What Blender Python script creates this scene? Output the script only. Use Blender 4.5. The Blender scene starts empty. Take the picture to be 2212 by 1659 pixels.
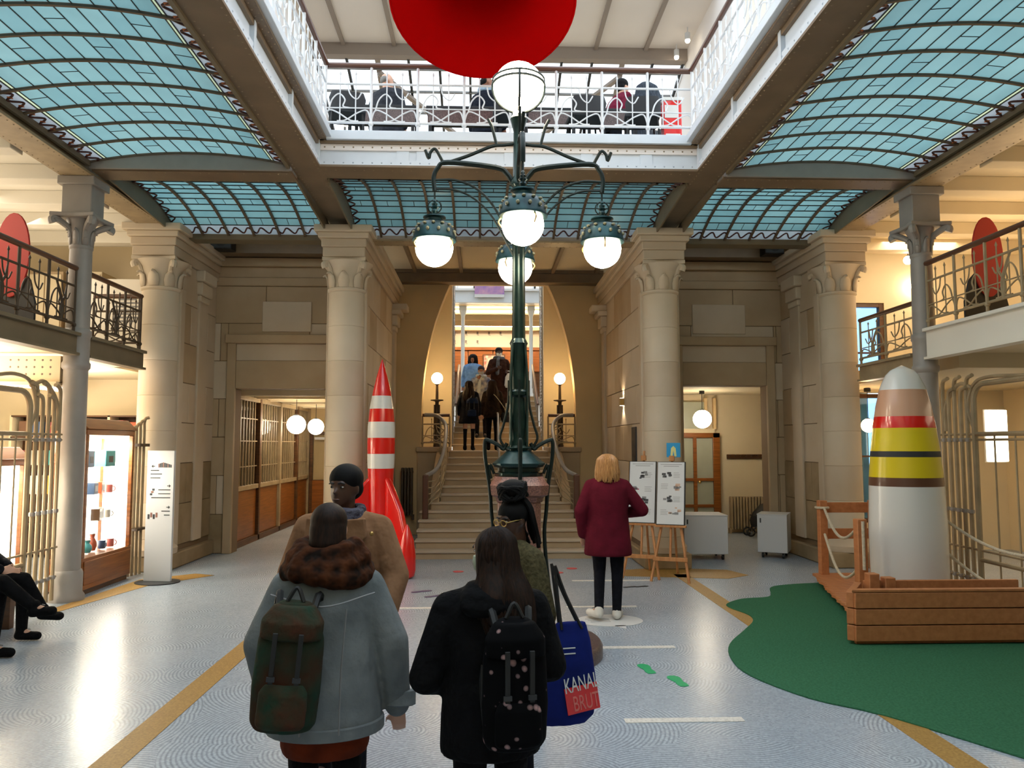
import bpy, math, random
from math import sin, cos, pi, radians, sqrt
from mathutils import Vector, Matrix
random.seed(7)
SC = bpy.context.scene
COL = SC.collection

# ---------------------------------------------------------------- camera
_c = bpy.data.cameras.new('camera')
_c.sensor_width = 36.0
_c.lens = 36.0 * 1661.0 / 2212.0
_c.clip_end = 300
CAM = bpy.data.objects.new('camera', _c)
CAM.location = (-0.30, 0.0, 1.75)
CAM.rotation_euler = (radians(94.49), 0, radians(-2.1))
COL.objects.link(CAM)
SC.camera = CAM

# ---------------------------------------------------------------- sky (overcast) and exposure
W = bpy.data.worlds.new('overcast_sky')
SC.world = W
W.use_nodes = True
_bg = W.node_tree.nodes['Background']
_bg.inputs['Color'].default_value = (0.84, 0.93, 1.0, 1)
_bg.inputs['Strength'].default_value = 2.6
SC.view_settings.view_transform = 'Standard'
SC.view_settings.look = 'None'
SC.view_settings.gamma = 1
SC.view_settings.use_curve_mapping = False
SC.view_settings.exposure = 0.3
try:
    SC.cycles.max_bounces = 5
    SC.cycles.diffuse_bounces = 4
    SC.cycles.glossy_bounces = 2
    SC.cycles.transmission_bounces = 3
    SC.cycles.transparent_max_bounces = 8
    SC.cycles.sample_clamp_indirect = 6
    SC.cycles.caustics_reflective = False
    SC.cycles.caustics_refractive = False
    SC.cycles.use_adaptive_sampling = True
    SC.cycles.adaptive_threshold = 0.03
    SC.cycles.use_light_tree = False
except Exception:
    pass

def area(name, loc, sx, sy, power, col=(1, .8, .55), rot=(0, 0, 0)):
    l = bpy.data.lights.new(name, 'AREA')
    l.shape = 'RECTANGLE'; l.size = sx; l.size_y = sy
    l.energy = power; l.color = col
    o = bpy.data.objects.new(name, l)
    o.location = loc; o.rotation_euler = rot
    COL.objects.link(o)
    return o
WARM = (1, .80, .56)
WARM2 = (1, .88, .72)

# ---------------------------------------------------------------- materials
def lin(c):
    if isinstance(c, str):
        c = [int(c[i:i + 2], 16) / 255 for i in (0, 2, 4)]
    return tuple(((x / 12.92) if x <= .04045 else ((x + .055) / 1.055) ** 2.4) for x in c)

def mat(name, c, rough=.6, metal=0, ns=0, na=.0, bump=0, c2=None, coat=0, detail=3, spec=.5, stretch=None, bd=.01):
    m = bpy.data.materials.new(name)
    m.use_nodes = True
    nt = m.node_tree
    b = nt.nodes['Principled BSDF']
    col = lin(c)
    b.inputs['Base Color'].default_value = (*col, 1)
    b.inputs['Roughness'].default_value = rough
    b.inputs['Metallic'].default_value = metal
    b.inputs['Specular IOR Level'].default_value = spec
    if coat:
        b.inputs['Coat Weight'].default_value = coat
        b.inputs['Coat Roughness'].default_value = .08
    if ns:
        tc = nt.nodes.new('ShaderNodeTexCoord')
        n = nt.nodes.new('ShaderNodeTexNoise')
        n.inputs['Scale'].default_value = ns
        n.inputs['Detail'].default_value = detail
        src = tc.outputs['Object']
        if stretch:
            mp = nt.nodes.new('ShaderNodeMapping')
            mp.inputs['Scale'].default_value = stretch
            nt.links.new(src, mp.inputs['Vector']); src = mp.outputs[0]
        nt.links.new(src, n.inputs['Vector'])
        r = nt.nodes.new('ShaderNodeValToRGB')
        r.color_ramp.elements[0].position = .33
        r.color_ramp.elements[1].position = .68
        d = lin(c2) if c2 else tuple(x * (1 - na) for x in col)
        r.color_ramp.elements[0].color = (*d, 1)
        r.color_ramp.elements[1].color = (*tuple(min(1, x * (1 + (na * .5 if not c2 else 0))) for x in col), 1)
        nt.links.new(n.outputs['Fac'], r.inputs['Fac'])
        nt.links.new(r.outputs['Color'], b.inputs['Base Color'])
        if bump:
            bp = nt.nodes.new('ShaderNodeBump')
            bp.inputs['Strength'].default_value = bump
            bp.inputs['Distance'].default_value = bd
            nt.links.new(n.outputs['Fac'], bp.inputs['Height'])
            nt.links.new(bp.outputs['Normal'], b.inputs['Normal'])
    return m

def emit(name, c, s):
    m = bpy.data.materials.new(name)
    m.use_nodes = True
    b = m.node_tree.nodes['Principled BSDF']
    b.inputs['Base Color'].default_value = (*lin(c), 1)
    b.inputs['Emission Color'].default_value = (*lin(c), 1)
    b.inputs['Emission Strength'].default_value = s
    return m

def clear(name, tint=(1, 1, 1), gloss=.06, rough=.03):
    m = bpy.data.materials.new(name)
    m.use_nodes = True
    nt = m.node_tree
    nt.nodes.remove(nt.nodes['Principled BSDF'])
    t = nt.nodes.new('ShaderNodeBsdfTransparent')
    t.inputs[0].default_value = (*tint, 1)
    g = nt.nodes.new('ShaderNodeBsdfGlossy')
    g.inputs['Roughness'].default_value = rough
    x = nt.nodes.new('ShaderNodeMixShader')
    x.inputs[0].default_value = gloss
    nt.links.new(t.outputs[0], x.inputs[1]); nt.links.new(g.outputs[0], x.inputs[2])
    nt.links.new(x.outputs[0], nt.nodes['Material Output'].inputs[0])
    return m

def milk(name, c, trans=.62):
    """milky cathedral glass: lets diffuse light through from above"""
    m = bpy.data.materials.new(name)
    m.use_nodes = True
    nt = m.node_tree
    nt.nodes.remove(nt.nodes['Principled BSDF'])
    t = nt.nodes.new('ShaderNodeBsdfTranslucent')
    d = nt.nodes.new('ShaderNodeBsdfDiffuse')
    g = nt.nodes.new('ShaderNodeBsdfGlossy'); g.inputs['Roughness'].default_value = .25
    tc = nt.nodes.new('ShaderNodeTexCoord')
    n = nt.nodes.new('ShaderNodeTexNoise'); n.inputs['Scale'].default_value = 2.2
    nt.links.new(tc.outputs['Object'], n.inputs['Vector'])
    r = nt.nodes.new('ShaderNodeValToRGB')
    k = lin(c)
    r.color_ramp.elements[0].color = (*[v * .82 for v in k], 1)
    r.color_ramp.elements[1].color = (*[min(1, v * 1.12) for v in k], 1)
    nt.links.new(n.outputs['Fac'], r.inputs['Fac'])
    for s in (t, d):
        nt.links.new(r.outputs['Color'], s.inputs['Color'])
    x = nt.nodes.new('ShaderNodeMixShader'); x.inputs[0].default_value = 1 - trans
    y = nt.nodes.new('ShaderNodeMixShader'); y.inputs[0].default_value = .04
    nt.links.new(t.outputs[0], x.inputs[1]); nt.links.new(d.outputs[0], x.inputs[2])
    nt.links.new(x.outputs[0], y.inputs[1]); nt.links.new(g.outputs[0], y.inputs[2])
    nt.links.new(y.outputs[0], nt.nodes['Material Output'].inputs[0])
    return m

M = {}
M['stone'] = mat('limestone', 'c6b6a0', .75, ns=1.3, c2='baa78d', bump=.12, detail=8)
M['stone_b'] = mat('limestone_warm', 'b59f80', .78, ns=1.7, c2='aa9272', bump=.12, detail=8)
M['stone_c'] = mat('limestone_pale', 'cfc1ac', .72, ns=1.1, c2='c4b399', bump=.12, detail=8)
M['stone_d'] = mat('limestone_stained', 'a08a6b', .8, ns=2.4, c2='84704f', bump=.15, detail=8)
M['joint'] = mat('mortar', '7b664d', .9)
M['plaster'] = mat('ochre_plaster', 'd2b687', .8, ns=.9, na=.1)
M['cream'] = mat('cream_paint', 'd9c9a8', .7, ns=1.2, na=.06)
M['cream_w'] = mat('white_paint', 'e4dfd3', .65, ns=.8, na=.05)
M['coving'] = mat('grey_beige_coving', 'e2dbd6', .7, ns=.8, na=.04)
M['strip'] = mat('coving_strip', '8f837a', .6)
M['iron_tan'] = mat('tan_painted_iron', '77644e', .5, ns=3, na=.14)
M['iron_olive'] = mat('olive_painted_iron', '726650', .5, ns=3, na=.14)
M['iron_grey'] = mat('grey_painted_iron', '96908a', .45, ns=4, na=.1)
M['iron_blue'] = mat('pale_blue_grey_iron', 'ced6de', .45, ns=4, na=.05)
M['iron_white'] = mat('white_painted_iron', 'd6d8da', .4)
M['iron_beige'] = mat('beige_painted_iron', 'a08c6c', .42, ns=5, na=.18)
M['iron_dark'] = mat('dark_bronze_iron', '4a3a29', .45, ns=5, na=.2)
M['rivet'] = mat('rivet_paint', '8d7b62', .45)
M['rivet_w'] = mat('rivet_paint_pale', 'aab4c0', .45)
M['lead'] = mat('leading', '2f3331', .6)
M['rib'] = mat('vault_rib_paint', '5d4f3e', .5)
PANES = [milk('teal_glass_%d' % i, c) for i, c in enumerate(('789a9b', '749799', '7c9d9d', '719496'))]
M['border_glass'] = milk('straw_glass', 'd5dcb4')
M['border_mauve'] = milk('grey_mauve_glass', 'a9aeb2')
M['vine'] = mat('painted_vine', '4a2622', .5)
M['vine2'] = mat('painted_leaf', 'b8642c', .5)
M['bronze'] = mat('dark_green_bronze', '1f3a33', .32, metal=.55, ns=9, c2='12231f', coat=.3)
M['bronze_d'] = mat('black_green_iron', '16231f', .4, metal=.4)
M['verdigris'] = mat('blue_green_hood', '24484a', .35, metal=.5, ns=7, c2='152b2e')
M['bone'] = mat('pierced_ornament', '8f8a6c', .5)
M['gilt'] = mat('gilt_trim', 'b59455', .35, metal=.7)
M['granite'] = mat('red_granite', '9c6a58', .4, ns=90, c2='5f3c33', detail=4)
M['granite_d'] = mat('dark_granite', '6f5a54', .35, ns=70, c2='473733', detail=4)
M['globe'] = emit('lit_opal_globe', 'ffeed2', 24)
M['globe_w'] = emit('lit_warm_globe', 'ffd596', 45)
M['opal'] = emit('lit_opal_shade', 'fff0d2', 4)
M['case_glow'] = emit('glowing_case_panel', 'fff6e6', 4)  # glow put into plain panels so the case interior reads bright
M['spot'] = emit('spot_lens', 'fff2d8', 14)
M['tube_l'] = emit('glow_strip', 'fff0d0', 14)
M['wood_o'] = mat('orange_varnished_oak', '94561f', .38, ns=2.2, c2='74400f', stretch=(1, 1, 14), coat=.2)
M['wood_d'] = mat('dark_varnished_oak', '5d3a1a', .42, ns=2.2, c2='41270f', stretch=(1, 1, 12))
M['wood_r'] = mat('reddish_brown_plank', 'bb7848', .6, ns=2.0, c2='a8683c', stretch=(9, 1.2, 9))
M['wood_e'] = mat('pale_pine', 'b9824f', .5, ns=3, c2='a2693a', stretch=(9, 9, 1))
M['rail_w'] = mat('brown_handrail', '5b3826', .35, coat=.3)
M['white'] = mat('white_laminate', 'c9cacb', .45)
M['whiteg'] = mat('white_gloss', 'd8d6d0', .22, coat=.4)
M['grey_side'] = mat('light_grey_side', 'a9a9a8', .5)
M['red'] = mat('glossy_red', 'd8160e', .22, coat=.6)
M['red_m'] = mat('red_felt', 'a80000', .9, ns=3, na=.05, spec=.05)
M['yellow'] = mat('glossy_yellow', 'dcc31a', .3, coat=.3)
M['black'] = mat('matte_black', '131313', .6)
M['char'] = mat('charcoal', '2c2d30', .6)
M['grey'] = mat('mid_grey', '7c7c7c', .6)
M['rug'] = mat('green_carpet', '3a6b4e', .95, ns=60, c2='2f5d42', detail=2, spec=.1)
M['green'] = mat('green_vinyl', '23a066', .5)
M['redv'] = mat('red_vinyl', 'c22a3c', .5)
M['purple'] = mat('purple_vinyl', '4c3d63', .5)
M['inlay'] = mat('white_mosaic', 'd9d4cd', .5, ns=60, na=.25)
M['ochre'] = mat('ochre_mosaic', 'ac8747', .5, ns=70, c2='8f6a32', detail=3)
M['rope'] = mat('hemp_rope', 'c4b79f', .85, ns=40, na=.2)
M['glass'] = clear('clear_glass', (.97, .98, .98), .05)
M['glass_floor'] = clear('walk_on_glass', (.9, .95, .96), .03)
M['glass_roof'] = clear('roof_glass', (.96, .98, 1), .03)
M['sky_pane'] = clear('window_pane', (.5, .75, 1), .06)
M['frost'] = milk('frosted_pane', 'd9dcc9', .5)

def floor_mat():
    m = bpy.data.materials.new('grey_fan_mosaic')
    m.use_nodes = True
    nt = m.node_tree; L = nt.links.new
    b = nt.nodes['Principled BSDF']
    tc = nt.nodes.new('ShaderNodeTexCoord')
    # stones laid in fans: rings about scattered centres
    v = nt.nodes.new('ShaderNodeTexVoronoi'); v.voronoi_dimensions = '2D'
    v.inputs['Scale'].default_value = 1.9; v.inputs['Randomness'].default_value = .75
    L(tc.outputs['Object'], v.inputs['Vector'])
    # each fan's rings run about a point outside its own cell
    co = nt.nodes.new('ShaderNodeVectorMath'); co.operation = 'SUBTRACT'
    L(v.outputs['Color'], co.inputs[0]); co.inputs[1].default_value = (.5, .5, .5)
    sc = nt.nodes.new('ShaderNodeVectorMath'); sc.operation = 'MULTIPLY'
    L(co.outputs[0], sc.inputs[0]); sc.inputs[1].default_value = (.75, .75, 0)
    ad = nt.nodes.new('ShaderNodeVectorMath'); ad.operation = 'ADD'
    L(v.outputs['Position'], ad.inputs[0]); L(sc.outputs[0], ad.inputs[1])
    fl = nt.nodes.new('ShaderNodeVectorMath'); fl.operation = 'MULTIPLY'
    L(tc.outputs['Object'], fl.inputs[0]); fl.inputs[1].default_value = (1, 1, 0)
    ds = nt.nodes.new('ShaderNodeVectorMath'); ds.operation = 'DISTANCE'
    L(fl.outputs[0], ds.inputs[0]); L(ad.outputs[0], ds.inputs[1])
    ml = nt.nodes.new('ShaderNodeMath'); ml.operation = 'MULTIPLY'; ml.inputs[1].default_value = 235
    L(ds.outputs['Value'], ml.inputs[0])
    sn = nt.nodes.new('ShaderNodeMath'); sn.operation = 'SINE'; L(ml.outputs[0], sn.inputs[0])
    mr = nt.nodes.new('ShaderNodeMapRange')
    mr.inputs['From Min'].default_value = -1; mr.inputs['From Max'].default_value = .55
    L(sn.outputs[0], mr.inputs['Value'])
    v2 = nt.nodes.new('ShaderNodeTexVoronoi'); v2.voronoi_dimensions = '2D'
    v2.inputs['Scale'].default_value = 75
    L(tc.outputs['Object'], v2.inputs['Vector'])
    n = nt.nodes.new('ShaderNodeTexNoise'); n.inputs['Scale'].default_value = .55; n.inputs['Detail'].default_value = 5
    L(tc.outputs['Object'], n.inputs['Vector'])
    r = nt.nodes.new('ShaderNodeValToRGB')
    r.color_ramp.elements[0].color = (*lin('94a3b4'), 1)
    r.color_ramp.elements[1].color = (*lin('c6d2e0'), 1)
    L(n.outputs['Fac'], r.inputs['Fac'])
    mx = nt.nodes.new('ShaderNodeMix'); mx.data_type = 'RGBA'; mx.blend_type = 'MULTIPLY'
    mx.inputs['Factor'].default_value = .5
    cr = nt.nodes.new('ShaderNodeValToRGB')
    cr.color_ramp.elements[0].color = (.30, .32, .35, 1)
    cr.color_ramp.elements[1].color = (1, 1, 1, 1)
    L(mr.outputs['Result'], cr.inputs['Fac'])
    L(r.outputs['Color'], mx.inputs[6]); L(cr.outputs['Color'], mx.inputs[7])
    mx2 = nt.nodes.new('ShaderNodeMix'); mx2.data_type = 'RGBA'; mx2.blend_type = 'MULTIPLY'
    mx2.inputs['Factor'].default_value = .3
    bw = nt.nodes.new('ShaderNodeRGBToBW'); L(v2.outputs['Color'], bw.inputs[0])
    L(mx.outputs[2], mx2.inputs[6]); L(bw.outputs[0], mx2.inputs[7])
    hs = nt.nodes.new('ShaderNodeHueSaturation'); hs.inputs['Saturation'].default_value = .85
    L(mx2.outputs[2], hs.inputs['Color'])
    L(hs.outputs[0], b.inputs['Base Color'])
    b.inputs['Roughness'].default_value = .27
    bp = nt.nodes.new('ShaderNodeBump'); bp.inputs['Strength'].default_value = .25; bp.inputs['Distance'].default_value = .004
    n2 = nt.nodes.new('ShaderNodeTexNoise'); n2.inputs['Scale'].default_value = 22
    L(tc.outputs['Object'], n2.inputs['Vector'])
    L(n2.outputs['Fac'], bp.inputs['Height']); L(bp.outputs['Normal'], b.inputs['Normal'])
    return m
M['floor'] = floor_mat()

ORD = ('first', 'second', 'third', 'fourth', 'fifth', 'sixth', 'seventh', 'eighth', 'ninth', 'tenth', 'eleventh', 'twelfth')
# ---------------------------------------------------------------- mesh helpers
class MB:
    def __init__(s):
        s.v = []; s.f = []
    def add(s, vs, fs):
        o = len(s.v)
        s.v += [tuple(p) for p in vs]
        s.f += [tuple(i + o for i in q) for q in fs]
        return s
    def box(s, x0, y0, z0, x1, y1, z1):
        if x0 > x1: x0, x1 = x1, x0
        if y0 > y1: y0, y1 = y1, y0
        if z0 > z1: z0, z1 = z1, z0
        return s.add([(x0, y0, z0), (x1, y0, z0), (x1, y1, z0), (x0, y1, z0), (x0, y0, z1), (x1, y0, z1), (x1, y1, z1), (x0, y1, z1)],
                     [(0, 3, 2, 1), (4, 5, 6, 7), (0, 1, 5, 4), (1, 2, 6, 5), (2, 3, 7, 6), (3, 0, 4, 7)])
    def prism(s, poly, a, b, axis='z'):
        """polygon extruded from a to b along axis (polygon in the two other axes, in order)"""
        area2 = sum(poly[i][0] * poly[(i + 1) % len(poly)][1] - poly[(i + 1) % len(poly)][0] * poly[i][1] for i in range(len(poly)))
        if area2 < 0: poly = poly[::-1]
        def P(p, t):
            return {'z': (p[0], p[1], t), 'y': (p[0], t, p[1]), 'x': (t, p[0], p[1])}[axis]
        n = len(poly)
        vs = [P(p, a) for p in poly] + [P(p, b) for p in poly]
        fs = [tuple(range(n))[::-1], tuple(range(n, 2 * n))] + [(i, (i + 1) % n, n + (i + 1) % n, n + i) for i in range(n)]
        if (axis == 'y') != (a > b): fs = [q[::-1] for q in fs]
        return s.add(vs, fs)
    def tube(s, pts, r, n=8, closed=False):
        pts = [Vector(p) for p in pts]
        k = len(pts)
        rs = r if isinstance(r, (list, tuple)) else [r] * k
        T = []
        for i in range(k):
            a = pts[(i - 1) % k] if (closed or i > 0) else pts[i]
            b = pts[(i + 1) % k] if (closed or i < k - 1) else pts[i]
            T.append((b - a).normalized())
        up = Vector((0, 0, 1)) if abs(T[0].z) < .9 else Vector((1, 0, 0))
        nrm = (up - T[0] * up.dot(T[0])).normalized()
        vs = []
        for i in range(k):
            nrm = nrm - T[i] * nrm.dot(T[i])
            if nrm.length < 1e-6: nrm = T[i].orthogonal()
            nrm.normalize()
            bn = T[i].cross(nrm)
            for j in range(n):
                t = 2 * pi * j / n
                vs.append(pts[i] + (nrm * cos(t) + bn * sin(t)) * rs[i])
        fs = []
        for i in range(k if closed else k - 1):
            for j in range(n):
                a = i * n + j; b = i * n + (j + 1) % n
                c = ((i + 1) % k) * n + (j + 1) % n; d = ((i + 1) % k) * n + j
                fs.append((a, b, c, d))
        if not closed:
            fs.append(tuple(range(n))[::-1]); fs.append(tuple((k - 1) * n + j for j in range(n)))
        return s.add(vs, fs)
    def lathe(s, prof, c=(0, 0, 0), n=16, sx=1, sy=1, a0=0, a1=2 * pi):
        full = abs(a1 - a0 - 2 * pi) < 1e-6
        m = n if full else n + 1
        vs = []
        for r, z in prof:
            for j in range(m):
                t = a0 + (a1 - a0) * j / n
                vs.append((c[0] + r * cos(t) * sx, c[1] + r * sin(t) * sy, c[2] + z))
        fs = []
        for i in range(len(prof) - 1):
            for j in range(n if full else n):
                a = i * m + j; b = i * m + (j + 1) % m
                fs.append((a, b, b + m, a + m))
        if full:
            fs.append(tuple(range(m))[::-1])
            o = (len(prof) - 1) * m
            fs.append(tuple(o + j for j in range(m)))
        return s.add(vs, fs)
    def ball(s, c, r, n=16, m=10):
        if not isinstance(r, (list, tuple)): r = (r, r, r)
        prof = [(max(1e-4, sin(pi * i / m)), -cos(pi * i / m)) for i in range(m + 1)]
        vs = []
        for q, z in prof:
            for j in range(n):
                t = 2 * pi * j / n
                vs.append((c[0] + r[0] * q * cos(t), c[1] + r[1] * q * sin(t), c[2] + r[2] * z))
        fs = [(i * n + j, i * n + (j + 1) % n, (i + 1) * n + (j + 1) % n, (i + 1) * n + j) for i in range(m) for j in range(n)]
        return s.add(vs, fs)
    def loft(s, rings, n=20):
        """rings of (x, y, z, rx, ry): a closed body of horizontal ellipses"""
        vs = []
        for x, y, z, rx, ry in rings:
            for j in range(n):
                t = 2 * pi * j / n
                vs.append((x + rx * cos(t), y + ry * sin(t), z))
        k = len(rings)
        fs = [(i * n + j, i * n + (j + 1) % n, (i + 1) * n + (j + 1) % n, (i + 1) * n + j) for i in range(k - 1) for j in range(n)]
        fs += [tuple(range(n))[::-1], tuple((k - 1) * n + j for j in range(n))]
        if rings[0][2] > rings[-1][2]: fs = [q[::-1] for q in fs]
        return s.add(vs, fs)
    def cone(s, p0, r0, p1, r1, n=12):
        """round cone: tapered limb with rounded ends"""
        p0 = Vector(p0); p1 = Vector(p1)
        d = (p1 - p0); L = d.length; d = d / max(L, 1e-6)
        pts, rs = [], []
        for a in (-.98, -.8, -.45): pts.append(p0 + d * r0 * a); rs.append(r0 * sqrt(1 - a * a))
        pts.append(p0); rs.append(r0)
        pts.append(p1); rs.append(r1)
        for a in (.45, .8, .98): pts.append(p1 + d * r1 * a); rs.append(r1 * sqrt(1 - a * a))
        return s.tube(pts, rs, n)
    def grid(s, fn, nu, nv):
        vs = [fn(i / nu, j / nv) for j in range(nv + 1) for i in range(nu + 1)]
        fs = [(j * (nu + 1) + i, j * (nu + 1) + i + 1, (j + 1) * (nu + 1) + i + 1, (j + 1) * (nu + 1) + i) for j in range(nv) for i in range(nu)]
        return s.add(vs, fs)
    def xf(s, Mx):
        s.v = [tuple(Mx @ Vector(p)) for p in s.v]
        return s
    def move(s, x, y, z):
        s.v = [(p[0] + x, p[1] + y, p[2] + z) for p in s.v]
        return s
    def mesh(s, name, m, smooth=True):
        me = bpy.data.meshes.new(name)
        me.from_pydata(s.v, [], s.f)
        me.materials.append(M[m] if isinstance(m, str) else m)
        if smooth:
            me.polygons.foreach_set('use_smooth', [True] * len(me.polygons))
            me.set_sharp_from_angle(angle=radians(38))
        me.update()
        return me
    def build(s, name, m, parent=None, w=False, smooth=True, bevel=0, seg=2):
        if w and parent is not None:
            r = parent
            while r.parent is not None: r = r.parent
            l = r.location
            s.v = [(p[0] - l.x, p[1] - l.y, p[2] - l.z) for p in s.v]
        o = bpy.data.objects.new(name, s.mesh(name, m, smooth))
        COL.objects.link(o)
        if parent is not None: o.parent = parent
        if bevel:
            bv = o.modifiers.new('bevel', 'BEVEL')
            bv.width = bevel; bv.segments = seg; bv.limit_method = 'ANGLE'
        return o

def tag(o, label, cat, group=None, kind=None):
    o['label'] = label; o['category'] = cat
    if group: o['group'] = group
    if kind: o['kind'] = kind
    return o
def thing(name, label, cat, loc=(0, 0, 0), rz=0, group=None):
    o = bpy.data.objects.new(name, None)
    o.empty_display_size = .1
    COL.objects.link(o)
    o.location = loc; o.rotation_euler = (0, 0, rz)
    return tag(o, label, cat, group)
def struct(name, mb, m, label, cat='wall', bevel=0, smooth=False):
    o = mb.build(name, m, smooth=smooth, bevel=bevel)
    return tag(o, label, cat, kind='structure')
def inst(name, mesh, parent, loc=(0, 0, 0), rot=(0, 0, 0), scale=(1, 1, 1)):
    o = bpy.data.objects.new(name, mesh)
    COL.objects.link(o); o.parent = parent
    o.location = loc; o.rotation_euler = rot; o.scale = scale
    return o
def copy_tree(o, parent=None):
    c = o.copy(); COL.objects.link(c); c.parent = parent
    for ch in list(o.children): copy_tree(ch, c)
    return c
def arc(c, r, a0, a1, n=10, plane='xz'):
    out = []
    for i in range(n + 1):
        t = radians(a0 + (a1 - a0) * i / n)
        p, q = r * cos(t), r * sin(t)
        out.append({'xz': (c[0] + p, c[1], c[2] + q), 'yz': (c[0], c[1] + p, c[2] + q), 'xy': (c[0] + p, c[1] + q, c[2])}[plane])
    return out
def spline(pts, n=6):
    """Catmull-Rom through points"""
    pts = [Vector(p) for p in pts]
    P = [pts[0] * 2 - pts[1]] + pts + [pts[-1] * 2 - pts[-2]]
    out = []
    for i in range(1, len(P) - 2):
        a, b, c, d = P[i - 1:i + 3]
        for k in range(n):
            t = k / n
            out.append(.5 * ((2 * b) + (c - a) * t + (2 * a - 5 * b + 4 * c - d) * t * t + (3 * b - a - 3 * c + d) * t ** 3))
    out.append(pts[-1])
    return out
# ================================================================ floor and its inlays
struct('floor', MB().box(-9, -4, -.2, 9, 19, 0), 'floor', 'pale grey mosaic floor laid in fans across the whole hall', 'floor')
for sx, nm in ((-1, 'left'), (1, 'right')):
    o = struct('trim_%d' % (1 if sx < 0 else 2), MB().box(sx * 2.26, -3, 0, sx * 2.44, 10.45, .004), 'ochre',
               'long ochre mosaic band set into the floor on the %s of the lamp post' % nm, 'floor band')
o = struct('trim_3', MB().prism([(-4.9, 8.4), (-4.75, 8.4), (-4.45, 9.9), (-3.9, 10.6), (-4.2, 10.75), (-4.75, 10.3)], 0, .004), 'ochre',
           'ochre floor border curving along the wooden display case', 'floor band')
o = struct('trim_4', MB().prism([(1.6, 10.35), (2.9, 10.1), (3.25, 10.35), (3.1, 10.8), (2.2, 11.0), (1.5, 10.8)], 0, .004), 'ochre',
           'ochre floor border around the base of the stone column behind the easels', 'floor band')
k = 0
for y in (5.0, 6.76, 8.43, 10.02):
    for sx in (1, -1):
        k += 1
        if sx < 0 and y < 8: continue
        x0, x1 = (.60, 1.36) if sx > 0 else (-1.25, -.55)
        if y > 9.5 and sx > 0: x0, x1 = .84, 1.9
        if sx < 0 and y > 9: continue
        struct('trim_%d' % (4 + k), MB().box(x0, y - .038, 0, x1, y + .038, .004), 'inlay',
               'white mosaic dash in the floor, %s of the lamp post, %s' % ('right' if sx > 0 else 'left', {5.0: 'nearest the camera', 6.76: 'beside the round granite base', 8.43: 'just past the woman in burgundy' if sx > 0 else 'before the rocket', 10.02: 'nearest the stairs'}[y]), 'floor dash')

def rug():
    P = spline([(2.85, 4.1, 0), (2.3, 5.0, 0), (1.95, 5.37, 0), (1.72, 5.9, 0), (1.72, 6.35, 0), (1.85, 6.8, 0), (2.15, 7.3, 0), (2.36, 7.66, 0), (2.42, 7.95, 0),
                (2.34, 8.3, 0), (2.37, 8.5, 0), (2.62, 8.75, 0), (2.95, 8.85, 0), (3.08, 9.1, 0), (3.2, 9.42, 0), (3.42, 9.58, 0), (3.9, 9.7, 0), (4.75, 9.72, 0)], 4)
    poly = [(p.x, p.y) for p in P] + [(4.8, 4.0)]
    o = MB().prism(poly, 0, .014).build('carpet', 'rug', bevel=.004)
    tag(o, 'green carpet with a wavy edge under the wooden raft', 'carpet')
rug()

def footprint(name, c, ang, m, label, group, s=1.0):
    pts = [(0, -.13), (.035, -.12), (.042, -.07), (.034, -.02), (.05, .04), (.052, .09), (.03, .128), (0, .135), (-.03, .125), (-.045, .09), (-.04, .04), (-.028, -.02), (-.036, -.07), (-.03, -.12)]
    mb = MB().prism([(x * s, y * s) for x, y in pts], 0, .003)
    mb.xf(Matrix.Translation((c[0], c[1], .001)) @ Matrix.Rotation(radians(ang), 4, 'Z'))
    tag(mb.build(name, m, smooth=False), label, 'sticker', group)
footprint('footprint_sticker', (.975, 6.12), 8, 'green', 'green footprint sticker on the floor, the one nearer the burgundy coat', 'green footprints', 1.0)
footprint('footprint_sticker', (1.14, 5.8), 10, 'green', 'green footprint sticker on the floor, the one nearer the camera', 'green footprints', 1.0)
footprint('footprint_sticker', (-1.04, 9.37), -60, 'purple', 'dark purple footprint sticker by the rocket, the left one of the pair', 'purple footprints')
footprint('footprint_sticker', (-.86, 9.08), -60, 'purple', 'dark purple footprint sticker by the rocket, the right one of the pair', 'purple footprints')
footprint('footprint_sticker', (1.50, 9.57), -70, 'char', 'small dark footprint sticker before the easels, the left one of the pair', 'dark footprints', .7)
footprint('footprint_sticker', (1.65, 9.59), -70, 'char', 'small dark footprint sticker before the easels, the right one of the pair', 'dark footprints', .7)
for (x, y, t) in ((.95, 11.0, 'farther right, close to the bottom step'), (.72, 10.66, 'beside the olive cardigan, nearer one'), (-.645, 10.79, 'left of the lamp post')):
    tag(MB().lathe([(.075, 0), (.075, .003)], (x, y, .001), 20).build('floor_dot', 'redv', smooth=False), 'round red sticker on the floor, ' + t, 'sticker', 'red floor dots')
b = MB().lathe([(1, 0), (1, .003)], (0, 0, 0), 40, sx=.33, sy=.26).xf(Matrix.Translation((.96, 7.78, .001)))
sb = thing('speech_bubble_sticker', 'white oval speech bubble sticker on the floor under the burgundy woman\'s shoes', 'sticker', (.96, 7.78, .001))
MB().lathe([(1, 0), (1, .003)], (0, 0, 0), 40, sx=.33, sy=.26).build('bubble', 'white', sb, smooth=False)
MB().prism([(.0, -.22), (.12, -.22), (.1, -.36)], 0, .003).build('tail', 'white', sb, smooth=False)
for i in range(3):
    MB().box(-.24 + .02 * i, .05 - .06 * i, .003, .0, .062 - .06 * i, .004).build('text_line', 'grey', sb, smooth=False)

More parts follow.
